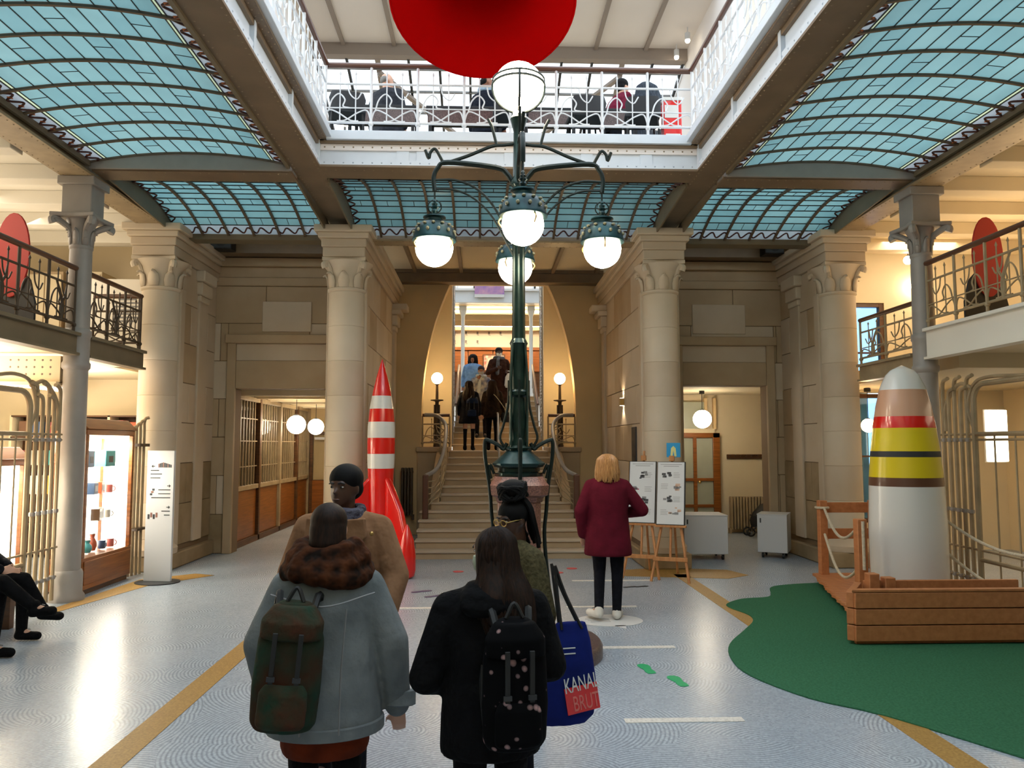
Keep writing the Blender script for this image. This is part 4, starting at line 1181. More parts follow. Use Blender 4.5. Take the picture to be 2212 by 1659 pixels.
# ================================================================ stair lamps and railings
for s in (-1, 1):
    t = thing('stair_lamp', 'globe lamp on a bronze post at the %s of the stair landing' % ('left' if s < 0 else 'right'), 'lamp', (s * 1.25, 15.62, 1.7), group='stair landing lamps')
    MB().lathe([(.07, 0), (.07, .04), (.04, .08), (.036, .9), (.05, .92)], n=12).build('post', 'iron_dark', t)
    for q in (-1, 1): MB().tube([(q * .05, 0, .05), (q * .05, 0, .85)], .014, 6).build('side_rod', 'iron_dark', t)
    MB().lathe([(.05, .92), (.13, .935), (.13, .95), (.03, .96), (.025, 1.25), (.05, 1.27)], n=14).build('collar', 'iron_dark', t)
    MB().ball((0, 0, 1.39), .115, 20, 12).build('globe', 'globe_w', t)
    nm = 'left' if s < 0 else 'right'
    balustrade('bronze balustrade on the landing wing at the %s of the stairs' % nm, (s * 1.5, 15.16) if s < 0 else (.97, 15.16), (-.97, 15.16) if s < 0 else (s * 1.5, 15.16), 1.7, .62, 'iron_beige', 'rail_w', 'landing balustrades', tree=2)
    # sweeping handrail down to the newel
    t = thing('stair_rail', 'sweeping bronze handrail with wavy bars on the %s of the lower stairs' % nm, 'railing', (s * 1.2, 13.6, .4), group='lower stair rails')
    P = spline([(s * 1.45, 15.12, 2.33), (s * 1.2, 14.98, 2.3), (s * 1.03, 14.75, 2.12), (s * 1.0, 14.2, 1.85), (s * 1.03, 13.7, 1.55), (s * 1.12, 13.35, 1.32), (s * 1.28, 13.15, 1.22)], 6)
    MB().tube(P, .035, 10).build('handrail', 'rail_w' if False else 'iron_grey', t, w=True)
    MB().box(s * 1.28 - .05, 13.08, .3, s * 1.28 + .05, 13.2, 1.24).build('newel', 'rail_w', t, w=True, bevel=.02)
    for q in range(5):
        f = .15 + .15 * q
        Q = []
        for i, p in enumerate(P[6:]):
            base = .62 + (p.y - 13.15) * .5
            base = max(.45, min(base, 1.68))
            Q.append((p.x, p.y, base + (p.z - base) * f + .02 * sin(i * .8 + q)))
        MB().tube(Q, .01, 6).build('wavy_bar', 'iron_beige', t, w=True)
    for i in (8, 14, 20, 26):
        p = P[i]; base = max(.45, min(.62 + (p.y - 13.15) * .5, 1.68))
        MB().tube([(p.x, p.y, base), tuple(p)], .014, 6).build('baluster', 'iron_beige', t, w=True)
    # tall lattice beside the upper flight
    t = thing('lattice_screen', 'pale iron lattice screen beside the upper flight on the %s' % nm, 'railing', (s * .98, 16.9, 1.7), group='stairwell lattices')
    for y in (16.75, 17.35):
        MB().tube([(s * .98, y, 1.7), (s * .98, y, 6.2)], .022, 6).build('upright', 'iron_grey', t, w=True)
    for i in range(22):
        z = 1.8 + i * .2
        MB().tube(spline([(s * .98, 16.75, z), (s * .98, 16.95, z + .16), (s * .98, 17.15, z + .04), (s * .98, 17.35, z + .2)], 4), .012, 5).build('lattice_bar', 'iron_grey', t, w=True)
        MB().tube(spline([(s * .98, 17.35, z), (s * .98, 17.15, z + .16), (s * .98, 16.95, z + .04), (s * .98, 16.75, z + .2)], 4), .012, 5).build('lattice_bar', 'iron_white', t, w=True)
    # sloping rail of the upper flight
    t = thing('flight_rail', 'sloping brown handrail of the upper flight on the %s' % nm, 'railing', (s * .93, 18, 1.7), group='upper flight rails')
    MB().tube([(s * .93, 17.4, 2.65), (s * .93, 19.4, 3.75)], .03, 8).build('handrail', 'rail_w', t, w=True)
    for i in range(8):
        y = 17.4 + i * .285
        MB().tube([(s * .93, y, 1.85 + (y - 16.6) * .47), (s * .93, y, 2.65 + (y - 17.4) * .55)], .012, 6).build('baluster', 'iron_grey', t, w=True)
t = thing('centre_rail', 'grey centre handrail on the stairs behind the lamp pedestal', 'railing', (.02, 15, .9))
MB().tube([(-.02, 13.8, 1.5), (-.02, 15.3, 2.35), (-.02, 16.4, 2.45), (-.02, 18.6, 3.6)], .02, 8).build('rail', 'iron_grey', t, w=True)
for (y, z) in ((13.8, .88), (15.3, 1.62), (16.8, 1.8), (18.4, 2.5)): MB().tube([(-.02, y, z), (-.02, y, 1.5 + (y - 13.8) * .47)], .02, 8).build('post', 'iron_grey', t, w=True)

# counter at the far end
t = thing('reception_counter', 'orange wooden reception counter at the head of the stairs', 'counter', (0, 23.6, 2.95))
MB().box(-2.4, -.3, 0, 2.4, .3, 1.0).build('body', 'wood_d', t, bevel=.01)
MB().box(-2.5, -.36, 1.0, 2.5, .34, 1.05).build('worktop', 'wood_o', t, bevel=.008)
for i in range(6): MB().box(-2.35 + i * .79, -.32, .1, -1.62 + i * .79, -.3, .92).build('panel', 'wood_d', t, bevel=.006)
t = thing('wall_panelling', 'orange oak wall panelling behind the reception counter', 'panelling', (0, 24.55, 2.95))
for i in range(8):
    MB().box(-3.2 + i * .8, -.06, 0, -2.42 + i * .8, 0, 1.8).build('panel', 'wood_o', t, bevel=.015)
MB().box(-3.3, -.12, 1.8, 3.3, .02, 1.9).build('cornice', 'wood_o', t, bevel=.01)
t = thing('framed_poster', 'framed red and white poster on the panelling behind the counter', 'poster', (.02, 24.46, 4.0))
MB().box(-.36, -.02, 0, .36, .02, .62).build('frame', 'wood_d', t, bevel=.005)
MB().box(-.32, -.024, .04, .32, -.02, .58).build('print', mat('poster_print', 'd9d4cc', .6, ns=9, c2='a83a34'), t)
t = thing('wall_lettering', 'rows of small grey symbols on the white wall above the counter', 'lettering', (-.5, 24.59, 5.0))
for i in range(5):
    for j in range(2):
        if i > 2 and j == 0: continue
        x, z = -.75 + i * .37, j * .28
        MB().box(x - .03, -.006, z, x + .03, 0, z + .09).box(x - .015, -.006, z - .03, x + .05, 0, z - .015).build('symbol', 'grey', t, smooth=False)
for i, (y, z, n) in enumerate(((20.75, 5.34, 'nearer the stairs'), (23.3, 5.34, 'above the counter'))):  # added glowing strips that brighten the far hall and its panelling
    t = thing('fill_strip', 'added fill strip under the far hall ceiling, ' + n, 'lamp', (0, y, z), 0, 'added far hall strips')
    MB().box(-1.8, -.05, 0, 1.8, .05, .04).build('tube', emit('far_fill_%d' % i, 'ffe6bd', 55 if i else 16), t, bevel=.008)
    for q in (-1.4, 1.4): MB().tube([(q, 0, .04), (q, 0, .13)], .01, 6).build('hanger', 'white', t)


# ================================================================ the great lamp post
def lamp_post():
    t = thing('lamp_post', 'tall dark green bronze lamp post with five lit globes on a red granite pedestal', 'lamp post', (0, 6.6, 0))
    MB().lathe([(.70, 0), (.70, .09), (.68, .12), (.55, .15), (.2, .15)], n=48).build('round_base', 'granite_d', t)
    MB().prism([(-.27, -.2), (-.2, -.27), (.2, -.27), (.27, -.2), (.27, .2), (.2, .27), (-.2, .27), (-.27, .2)], .15, .3).build('plinth', 'granite', t, bevel=.012)
    MB().prism([(-.18, -.13), (-.13, -.18), (.13, -.18), (.18, -.13), (.18, .13), (.13, .18), (-.13, .18), (-.18, .13)], .3, 1.27).build('pedestal_shaft', 'granite', t, bevel=.01)
    mb = MB()
    for (z, h) in ((1.27, .19), (1.31, .2), (1.33, .235), (1.41, .245), (1.44, .22), (1.48, .2)):
        c = h * .72
        o = len(mb.v)
        mb.v += [(-h, -c, z), (-c, -h, z), (c, -h, z), (h, -c, z), (h, c, z), (c, h, z), (-c, h, z), (-h, c, z)]
        if o: mb.f += [(o - 8 + k, o - 8 + (k + 1) % 8, o + (k + 1) % 8, o + k) for k in range(8)]
    mb.f.append(tuple(range(len(mb.v) - 8, len(mb.v))))
    mb.build('pedestal_cap', 'granite', t)
    MB().lathe([(.19, 1.46), (.205, 1.48), (.205, 1.51), (.18, 1.52), (.18, 1.55), (.21, 1.56), (.215, 1.575)], n=8).build('bronze_moulding', 'bronze', t)
    MB().lathe([(.225, 1.575), (.225, 1.59), (.13, 1.67), (.10, 1.70)], n=8).build('bronze_skirt', 'verdigris', t)
    MB().lathe([(.10, 1.70), (.115, 1.72), (.085, 1.74), (.075, 1.8), (.085, 1.95), (.07, 2.15), (.09, 2.17), (.09, 2.2), (.066, 2.22), (.075, 2.35), (.07, 2.6), (.08, 2.62), (.06, 2.66)], n=16).build('lower_shaft', 'bronze', t)
    MB().lathe([(.058, 2.66), (.052, 4.0), (.07, 4.02), (.07, 4.06), (.05, 4.1), (.045, 4.5), (.075, 4.62), (.05, 4.66)], n=16).build('upper_shaft', 'bronze', t)
    for k in range(4):   # slender rods around the lower shaft
        a = k * pi / 2 + pi / 4
        MB().tube([(.095 * cos(a), .095 * sin(a), 1.7), (.10 * cos(a), .10 * sin(a), 2.3), (.07 * cos(a), .07 * sin(a), 2.64)], .012, 6).build('rod', 'gilt' if k == 0 else 'bronze', t)
    # four whiplash straps
    for k in range(4):
        R = Matrix.Rotation(k * pi / 2, 4, 'Z')
        P = spline([(.30, 0, .15), (.22, 0, .9), (.235, 0, 1.2), (.25, 0, 1.4), (.285, 0, 1.62), (.29, 0, 1.77), (.26, 0, 1.785), (.17, 0, 1.74), (.13, 0, 1.71), (.10, 0, 1.76)], 5)
        MB().tube(P, .017, 7).xf(R).build('strap', 'bronze_d', t)
        MB().tube(spline([(.235, 0, 1.46), (.25, 0, 1.52), (.245, 0, 1.58), (.21, 0, 1.5)], 4), .012, 6).xf(R).build('strap_curl', 'bronze_d', t)
        P = spline([(.10, 0, 1.7), (.16, 0, 1.8), (.13, 0, 1.92), (.09, 0, 2.1), (.085, 0, 2.3)], 5)
        MB().tube(P, .011, 6).xf(R).build('strap_curl', 'bronze_d', t)
        # arms
        P = spline([(.04, 0, 4.02), (.10, 0, 4.12), (.2, 0, 4.18), (.62, 0, 4.22), (.71, 0, 4.17), (.745, 0, 4.08), (.735, 0, 3.96)], 6)
        MB().tube(P, [.024] * 20 + [.02] * (len(P) - 20), 8).xf(R).build('arm', 'bronze_d', t)
        MB().tube(spline([(.66, 0, 4.21), (.69, 0, 4.27), (.735, 0, 4.34), (.775, 0, 4.31), (.79, 0, 4.255), (.82, 0, 4.33)], 5), .014, 6).xf(R).build('arm_curl', 'bronze_d', t)
        MB().tube(spline([(.03, 0, 4.40), (.12, 0, 4.385), (.24, 0, 4.37), (.45, 0, 4.28), (.62, 0, 4.22)], 5), .016, 6).xf(R).build('brace', 'bronze_d', t)
        MB().tube([(.19, 0, 4.37), (.235, 0, 4.55), (.27, 0, 4.62)], .013, 6).xf(R).build('globe_stay', 'bronze_d', t)
        MB().tube(spline([(.735, 0, 4.06), (.55, 0, 4.06), (.36, 0, 3.98), (.2, 0, 3.8), (.06, 0, 3.5)], 6), .011, 6).xf(R).build('lower_arc', 'bronze_d', t)
        MB().tube(spline([(.735, 0, 3.98), (.55, 0, 3.97), (.38, 0, 3.89), (.22, 0, 3.72), (.05, 0, 3.4)], 6), .009, 6).xf(R).build('lower_arc', 'bronze_d', t)
        # hanging lantern
        T = R @ Matrix.Translation((.735, 0, 0))
        ln = MB().lathe([(.05, 3.735), (.098, 3.73), (.1, 3.72), (.075, 3.71), (.075, 3.69), (.13, 3.665), (.17, 3.61), (.185, 3.545), (.192, 3.53), (.192, 3.515), (.165, 3.505)], n=24).xf(T).build('lantern', 'verdigris', t)
        MB().tube([(0, 0, 3.96), (0, 0, 3.86)], .008, 6).xf(T).build('chain', 'bronze_d', ln)
        MB().lathe([(.002, 3.90), (.018, 3.87), (.012, 3.86), (.028, 3.845), (.02, 3.83), (.038, 3.815), (.022, 3.80), (.03, 3.78), (.02, 3.755), (.05, 3.735)], n=12).xf(T).build('finial', 'verdigris', ln)
        MB().tube(arc((0, 0, 3.82), .06, -60, 240, 14), .006, 5).xf(T).build('finial_hoop', 'bronze_d', ln)
        mb = MB()
        for j in range(12):
            a = j * pi / 6
            mb.ball((.152 * cos(a), .152 * sin(a), 3.645), (.017, .017, .012), 8, 5)
            mb.ball((.181 * cos(a + .26), .181 * sin(a + .26), 3.585), (.015, .015, .017), 8, 5)
        mb.xf(T).build('openwork', 'bone', ln)
        MB().ball((0, 0, 3.455), .165, 24, 14).xf(T).build('globe', 'globe', ln)
        for j in range(3):
            a = j * 2 * pi / 3 + .5
            MB().tube(spline([(.17 * cos(a), .17 * sin(a), 3.51), (.19 * cos(a), .19 * sin(a), 3.475), (.166 * cos(a), .166 * sin(a), 3.435)], 4), .007, 5).xf(T).build('claw', 'gilt', ln)
    # crowning globe
    MB().ball((0, 0, 4.91), .222, 28, 16).build('top_globe', 'globe', t)
    MB().tube([(.23 * cos(a), .23 * sin(a), 4.93) for a in [k * pi / 12 for k in range(24)]], .011, 6, True).build('globe_ring', 'bronze_d', t)
    MB().tube([(.228 * cos(a), .228 * sin(a), 4.975) for a in [k * pi / 12 for k in range(24)]], .009, 6, True).build('globe_ring', 'bronze_d', t)
    for k in range(4):
        a = k * pi / 2 + .75 * pi * 0 - pi / 2
        MB().tube([(.232 * cos(a) * cos(e), .232 * sin(a) * cos(e), 4.91 + .232 * sin(e)) for e in [radians(-78 + i * 12) for i in range(9)]], .011, 6).build('globe_stay', 'bronze_d', t)
lamp_post()

# ================================================================ hanging red dome
def red_dome():
    t = thing('hanging_dome', 'huge red dome hanging in the atrium with its hollow side facing down', 'hanging decoration', (-.32, 7.7, 6.36))
    out = [(.02, 1.08), (.34, 1.06), (.52, .92), (.57, .6), (.64, .36), (.76, .2), (.92, .06), (.965, -.02)]
    inn = [(.95, -.03), (.84, .05), (.68, .16), (.56, .32), (.5, .6), (.46, .9), (.3, 1.0), (.01, 1.02)]
    T = Matrix.Rotation(radians(-22), 4, 'X')
    MB().lathe(out[::1] + inn, n=56).xf(T).build('shell', 'red_m', t)
    MB().tube([(.965 * cos(a), .965 * sin(a), -.02) for a in [k * pi / 28 for k in range(56)]], .014, 6, True).xf(T).build('rim', 'red_m', t)
    MB().box(.42, -.9, -.06, .7, -.72, -.035).xf(T @ Matrix.Rotation(radians(-6), 4, 'Z')).build('label_tag', 'char', t)
    for k in range(3):
        a = k * 2 * pi / 3 + .4
        p = T @ Vector((.4 * cos(a), .4 * sin(a), 1.0))
        MB().tube([tuple(p), (0, .1, 2.95)], .008, 5).build('cable', 'char', t)
red_dome()

# ================================================================ plain red and white rocket
def rocket():
    cx, cy = -1.72, 10.75
    t = thing('rocket_model', 'tall glossy red rocket model with white bands beside the stairs', 'rocket', (cx, cy, 0))
    R = [(0.60, .165), (.8, .170), (1.0, .172), (1.29, .175), (1.5, .187), (1.75, .193), (2.0, .188), (2.25, .165), (2.5, .122), (2.72, .068), (2.88, .022), (2.935, .003)]
    def rad(z):
        for (a, ra), (b, rb) in zip(R, R[1:]):
            if a <= z <= b: return ra + (rb - ra) * (z - a) / (b - a)
        return R[-1][1]
    def band(z0, z1, m, nm):
        n = max(2, int((z1 - z0) / .06))
        MB().lathe([(rad(z0 + (z1 - z0) * i / n), z0 + (z1 - z0) * i / n) for i in range(n + 1)], n=32).build(nm, m, t)
    band(.58 + .02, 1.42, 'red', 'body')
    band(1.42, 1.62, 'whiteg', 'white_band')
    band(1.62, 1.84, 'red', 'body')
    band(1.84, 2.06, 'whiteg', 'white_band')
    band(2.06, 2.24, 'red', 'body')
    band(2.24, 2.42, 'whiteg', 'white_band')
    band(2.42, 2.935, 'red', 'nose_cone')
    MB().lathe([(.10, .46), (.15, .52), (.165, .6)], n=24).build('nozzle', 'red', t)
    for ang, foot in ((-48, 'near'), (72, 'far'), (200, 'left')):
        # swept fin on a straight foot
        P = [(.15, 1.32), (.26, 1.2), (.5, .86), (.62, .55), (.68, 0.15), (.68, 0), (.52, 0), (.48, .28), (.4, .46), (.15, .54)]
        mb = MB().prism(P, -.045, .045, 'y').xf(Matrix.Rotation(radians(ang), 4, 'Z'))
        f = mb.build('fin', 'red', t, bevel=.025, seg=3)
        MB().lathe([(.06, 0), (.10, .03), (.118, .1), (.118, .3), (.09, .5), (.03, .66), (.004, .7)], n=18).xf(Matrix.Rotation(radians(ang), 4, 'Z') @ Matrix.Translation((.62, 0, 0))).build('foot', 'red', f)
rocket()

# ================================================================ raft and the tall sculpture on it
def raft():
    t = thing('wooden_raft', 'reddish brown plank raft with posts standing on the green carpet', 'raft', (3.9, 8, .014))
    z0 = .014
    # front box of three boards, two courses on the slanting left end
    for i in range(3):
        za, zb = z0 + .03 + i * .142, z0 + .03 + (i + 1) * .142 - .008
        MB().box(2.93, 6.70 - .004 * i, za, 4.72, 6.75, zb).build('plank', 'wood_r', t, w=True, bevel=.006)
        MB().prism([(2.88, 6.76), (2.93, 6.72), (3.24, 7.2), (3.19, 7.24)], za, zb).build('plank', 'wood_r', t, w=True, bevel=.006)
    MB().box(2.96, 6.76, z0, 4.72, 6.80, z0 + .4).build('inner_board', 'wood_r', t, w=True)
    MB().prism([(2.9, 6.69), (4.73, 6.69), (4.73, 6.76), (2.95, 6.76)], z0 + .452, z0 + .475).build('top_board', 'wood_r', t, w=True, bevel=.004)
    MB().box(3.25, 7.16, z0 + .1, 4.72, 7.2, z0 + .47).build('back_board', 'wood_r', t, w=True, bevel=.004)
    # deck planks
    n = 19
    for i in range(n):
        y = 7.22 + i * .136
        xl = 3.24 + (y - 7.22) * .262 + random.uniform(-.02, .02)
        MB().box(xl, y, z0 + .07, 4.72, y + .13, z0 + .105).build('deck_plank', 'wood_r', t, w=True, bevel=.004)
    MB().box(3.95, 7.3, z0, 4.05, 9.6, z0 + .07).build('bearer', 'wood_r', t, w=True)
    MB().box(4.4, 7.3, z0, 4.5, 9.3, z0 + .07).build('bearer', 'wood_r', t, w=True)
    for (x, y, h) in ((4.0, 9.72, 1.04), (3.5, 7.72, 1.0), (4.66, 8.4, 1.14), (4.66, 9.72, 1.04), (3.3, 7.12, .56), (3.46, 7.14, .52)):
        MB().box(x - .05, y - .05, z0 + .02, x + .05, y + .05, h).build('post', 'wood_r', t, w=True, bevel=.008)
    for z in (.55, .88):
        MB().box(4.0, 9.77, z, 4.66, 9.8, z + .13).build('rail', 'wood_r', t, w=True, bevel=.006)
    def rope(a, b, sag):
        a, b = Vector(a), Vector(b)
        P = [a.lerp(b, i / 14) - Vector((0, 0, sag * sin(pi * i / 14))) for i in range(15)]
        MB().tube(P, .016, 8).build('rope', 'rope', t, w=True)
    rope((4.0, 9.66, .95), (3.5, 7.78, .9), .22)
    rope((4.0, 9.66, .62), (3.5, 7.78, .5), .28)
    rope((4.66, 8.34, 1.0), (4.66, 6.0, .95), .25)
    rope((4.66, 8.34, .66), (4.66, 6.0, .6), .28)
    MB().tube([(3.5, 7.66, .98), (3.5, 7.66, .5)], .016, 8).build('rope', 'rope', t, w=True)
    mb = MB().tube([(4.0 + .075 * cos(a), 9.72 + .075 * sin(a), .95) for a in [k * pi / 6 for k in range(12)]], .016, 8, True)
    mb.build('rope_coil', 'rope', t, w=True)
raft()
def sculpture():
    t = thing('tall_sculpture', 'tall smooth abstract sculpture banded in glossy white, yellow, brown and red on the raft', 'sculpture', (4.12, 7.95, .12))
    prof = [(0, .30), (.1, .33), (.25, .34), (.7, .345), (1.2, .33), (1.5, .31), (1.8, .28), (2.0, .25), (2.2, .21), (2.34, .16), (2.43, .09), (2.465, .005)]
    def rad(z):
        for (a, ra), (b, rb) in zip(prof, prof[1:]):
            if a <= z <= b:
                u = (z - a) / (b - a); u = u * u * (3 - 2 * u) * .4 + u * .6
                return ra + (rb - ra) * u
        return prof[-1][1]
    for (z0, z1, m, nm) in ((0, .2, 'yellow', 'foot_band'), (.2, 1.2, 'whiteg', 'lower_band'), (1.2, 1.29, 'rail_w', 'belt_band'), (1.29, 1.5, 'yellow', 'middle_band'), (1.5, 1.56, 'char', 'dark_band'), (1.56, 1.8, 'yellow', 'middle_band'),
                            (1.8, 1.92, 'red', 'collar_band'), (1.92, 2.2, mat('peach_gloss', 'c99a7c', .3, coat=.3), 'upper_band'), (2.2, 2.465, 'whiteg', 'top_band')):
        n = max(3, int((z1 - z0) / .05))
        MB().lathe([(rad(z0 + (z1 - z0) * i / n), z0 + (z1 - z0) * i / n) for i in range(n + 1)], n=40, sx=1.12, sy=.95).build(nm, m, t)
sculpture()

# ================================================================ plain cut-out boards on the balconies
def cutout(label, loc, rz, flip=1):
    t = thing('cutout_board', label, 'board', loc, rz, 'balcony cut-out boards')
    P = [(-.34, 0), (.34, 0), (.34, .25), (.26, .5), (.1, .64), (-.1, .64), (-.26, .5), (-.34, .25)]
    MB().prism(P, -.012, .012, 'y').build('lower_board', 'char', t, bevel=.004)
    Q = [(.24 * cos(a) + .02, .78 + .46 * sin(a)) for a in [k * pi / 14 for k in range(28)]]
    MB().prism(Q, -.016, -.036, 'y').build('upper_board', mat('red_board', 'b5281d', .55), t, bevel=.004)
    MB().box(-.02, .014, 0, .02, .034, 1.0).build('batten', 'wood_e', t)
cutout('plain dark and red cut-out board against the left balcony railing', (-5.38, 8.35, 3.0), radians(-18))
cutout('plain dark and red cut-out board against the right balcony railing', (5.38, 8.4, 3.09), radians(18))

# ================================================================ totem sign
def totem():
    t = thing('totem_sign', 'tall white totem sign with arrows and small text lines by the left pier', 'sign', (-4.44, 10.1, 0), radians(-6))
    MB().lathe([(.24, 0), (.24, .012), (.21, .016)], n=32, sx=1.15).build('base_plate', 'char', t)
    MB().box(-.178, -.02, .016, .178, .02, 1.67).build('panel', 'white', t, bevel=.004)
    def m(x0, x1, z0, z1, k='char', nm='text_line'): MB().box(x0, -.0225, z0, x1, -.0195, z1).build(nm, k, t, smooth=False)
    def arrow(x, z, s):
        MB().prism([(x - s * .022, z), (x, z + .02), (x, z + .005), (x + s * .025, z + .005), (x + s * .025, z - .005), (x, z - .005), (x, z - .02)], -.0225, -.0195, 'y').build('arrow', 'black', t, smooth=False)
    arrow(-.10, 1.47, 1)
    for i, (w, z) in enumerate(((.11, 1.41), (.15, 1.365), (.13, 1.315))): m(-.13, -.13 + w, z, z + .012)
    for i in range(9): m(-.03 + i * .02, -.016 + i * .02, 1.455, 1.47 + (.05 - abs(i - 3) * .006), 'char' if i % 3 else 'granite', 'pictogram')
    arrow(.12, 1.22, -1)
    for w, z in ((.16, 1.165), (.16, 1.115), (.25, 1.065)): m(.14 - w, .14, z, z + .011)
    for i in range(3): m(-.13 + i * .015, -.10 + i * .015, 1.10 + i * .03, 1.125 + i * .03, 'granite' if i % 2 else 'char', 'pictogram')
    arrow(.12, .95, -1)
    for w, z in ((.11, .895), (.075, .845)): m(.14 - w, .14, z, z + .011)
    for i in range(4): m(-.15 + i * .035, -.125 + i * .035, .80 + (i % 2) * .02, .86 + (i % 2) * .02, 'granite' if i % 2 else 'char', 'pictogram')
totem()

# ================================================================ easels and their boards
def easel(label, loc, rz):
    t = thing('easel', label, 'easel', loc, rz, 'wooden easels')
    # local: faces -y, leans back to +y
    for s in (-1, 1):
        MB().tube([(s * .24, -.08, 0), (s * .12, .10, .72), (s * .05, .24, 1.28)], .018, 6).build('leg', 'wood_e', t)
    MB().tube([(0, .62, 0), (0, .3, 1.05)], .016, 6).build('back_leg', 'wood_e', t)
    MB().tube([(0, -.02, .28), (0, .3, 1.66)], .016, 6).build('mast', 'wood_e', t)
    MB().box(-.22, -.05, .26, .22, -.02, .31).build('cross_bar', 'wood_e', t, bevel=.004)
    MB().box(-.2, .02, .68, .2, .09, .71).build('ledge', 'wood_e', t, bevel=.004)
    MB().box(-.05, .2, 1.22, .05, .26, 1.28).build('top_block', 'wood_e', t, bevel=.004)
    MB().box(-.035, .23, 1.53, .035, .27, 1.6).build('clamp', 'wood_e', t, bevel=.004)
def poster_board(label, loc, rz, blobs, seed):
    t = thing('exhibition_board', label, 'poster', loc, rz, 'boards on the easels')
    T = Matrix.Translation((0, .035, .71)) @ Matrix.Rotation(radians(-13), 4, 'X')
    MB().box(-.185, -.012, 0, .185, .012, .83).xf(T).build('backing', 'black', t, bevel=.002)
    MB().box(-.175, -.016, .008, .17, -.012, .822).xf(T).build('sheet', 'white', t)
    R = random.Random(seed)
    def m(x0, x1, z0, z1, k, nm): MB().box(x0, -.0175, z0, x1, -.016, z1).xf(T).build(nm, k, t, smooth=False)
    for w, z in ((.14, .79), (.1, .765)): m(-w, w, z, z + .006, 'grey', 'text_line')
    for (x, z, r, k) in blobs:
        for q in range(7):
            a = R.uniform(0, 6.28); d = R.uniform(.1, 1) * r
            w = R.uniform(.012, .03)
            m(x + d * cos(a) - w, x + d * cos(a) + w, z + d * sin(a) - w * .6, z + d * sin(a) + w * .6, k if q % 3 else 'grey', 'drawing_patch')
        sx = -.13 if x > 0 else .03
        for q in range(4): m(sx, sx + R.uniform(.07, .1), z + .03 - q * .02, z + .034 - q * .02, 'grey', 'text_line')
easel('pale wooden easel on the left, half hidden by the burgundy coat', (1.78, 10.2, 0), radians(-22))
easel('pale wooden easel on the right with a blue card clipped on top', (2.10, 9.93, 0), radians(-22))
INK = mat('ink_black', '3a3a3e', .6); ROSE = mat('ink_rose', 'a8566a', .6); SAND = mat('ink_sand', 'c8a894', .6)
M['ink'] = INK; M['rose'] = ROSE; M['sand'] = SAND
poster_board('tall white board with small drawings on the left easel', (1.78, 10.2, 0), radians(-22), ((.0, .64, .06, 'ink'), (-.09, .45, .035, 'rose'), (.04, .3, .06, 'ink'), (-.08, .15, .035, 'grey')), 1)
poster_board('tall white board with small drawings on the right easel', (2.10, 9.93, 0), radians(-22), ((-.07, .65, .06, 'ink'), (.07, .5, .05, 'sand'), (-.03, .33, .05, 'ink'), (.06, .16, .07, 'sand')), 2)
t = thing('blue_card', 'small blue card with a yellow shape clipped above the right easel', 'card', (2.22, 10.17, 1.58), radians(-22))
MB().box(-.09, -.008, 0, .09, .004, .19).build('card', mat('cyan_card', '1f8fc4', .5), t, bevel=.002)
MB().prism([(-.04, .01), (-.012, .01), (0, .09), (.012, .01), (.04, .01), (.03, .12), (0, .15), (-.03, .12)], -.0095, -.008, 'y').build('printed_shape', mat('pale_yellow', 'd6d08a', .5), t, smooth=False)

# ================================================================ white boxes on castors
def crate(label, loc, rz, sx, sy, h):
    t = thing('plinth_box', label, 'plinth', loc, rz, 'white plinth boxes')
    MB().box(-sx / 2, -sy / 2, .09, sx / 2, sy / 2, h).build('body', 'white', t, bevel=.006)
    MB().box(-sx / 2 - .004, -sy / 2 - .004, h, sx / 2 + .004, sy / 2 + .004, h + .015).build('lid', 'white', t, bevel=.003)
    MB().box(-sx / 2 + .04, -sy / 2 - .004, h - .12, -sx / 2 + .06, -sy / 2, h - .05).build('lock', 'char', t)
    for a in (-1, 1):
        for b in (-1, 1):
            MB().tube([(a * (sx / 2 - .07) - .015, b * (sy / 2 - .07), .04), (a * (sx / 2 - .07) + .015, b * (sy / 2 - .07), .04)], .04, 12).build('castor', 'black', t)
            MB().box(a * (sx / 2 - .07) - .02, b * (sy / 2 - .07) - .02, .05, a * (sx / 2 - .07) + .02, b * (sy / 2 - .07) + .02, .09).build('castor_fork', 'grey', t)
crate('white plinth box on castors behind the easels', (3.1, 12.0, 0), radians(-4), .66, .6, .66)
crate('white plinth box on castors beside the outer right pier', (4.26, 12.05, 0), radians(-28), .44, .5, .66)

# ================================================================ sconce and dark picture on the inner right pier
t = thing('wall_sconce', 'small square brass wall sconce glowing up and down on the inner right pier', 'lamp', (2.045, 12.8, 2.45))
MB().box(-.07, -.06, -.05, 0, .06, .07).build('shade', 'gilt', t, bevel=.005)
MB().box(-.06, -.05, .071, -.01, .05, .073).build('upper_lens', 'spot', t)
MB().box(-.06, -.05, -.053, -.01, .05, -.051).build('lower_lens', 'spot', t)
for q, rot in ((.09, pi), (-.07, 0)):
    l = bpy.data.lights.new('sconce_glow', 'SPOT'); l.energy = 9; l.color = WARM; l.spot_size = radians(95); l.shadow_soft_size = .03
    o = bpy.data.objects.new('sconce_glow', l); o.location = (2.0, 12.8, 2.45 + q); o.rotation_euler = (rot, 0, 0); COL.objects.link(o)
t = thing('dark_picture', 'narrow dark framed picture on the inner right pier behind the easels', 'picture', (2.04, 11.87, 1.4))
MB().box(-.02, -.17, 0, .0, .17, .62).build('frame', 'char', t, bevel=.005)
MB().box(-.024, -.14, .03, -.02, .14, .59).build('print', mat('dark_print', '4b4038', .6, ns=8, c2='241d1a'), t)

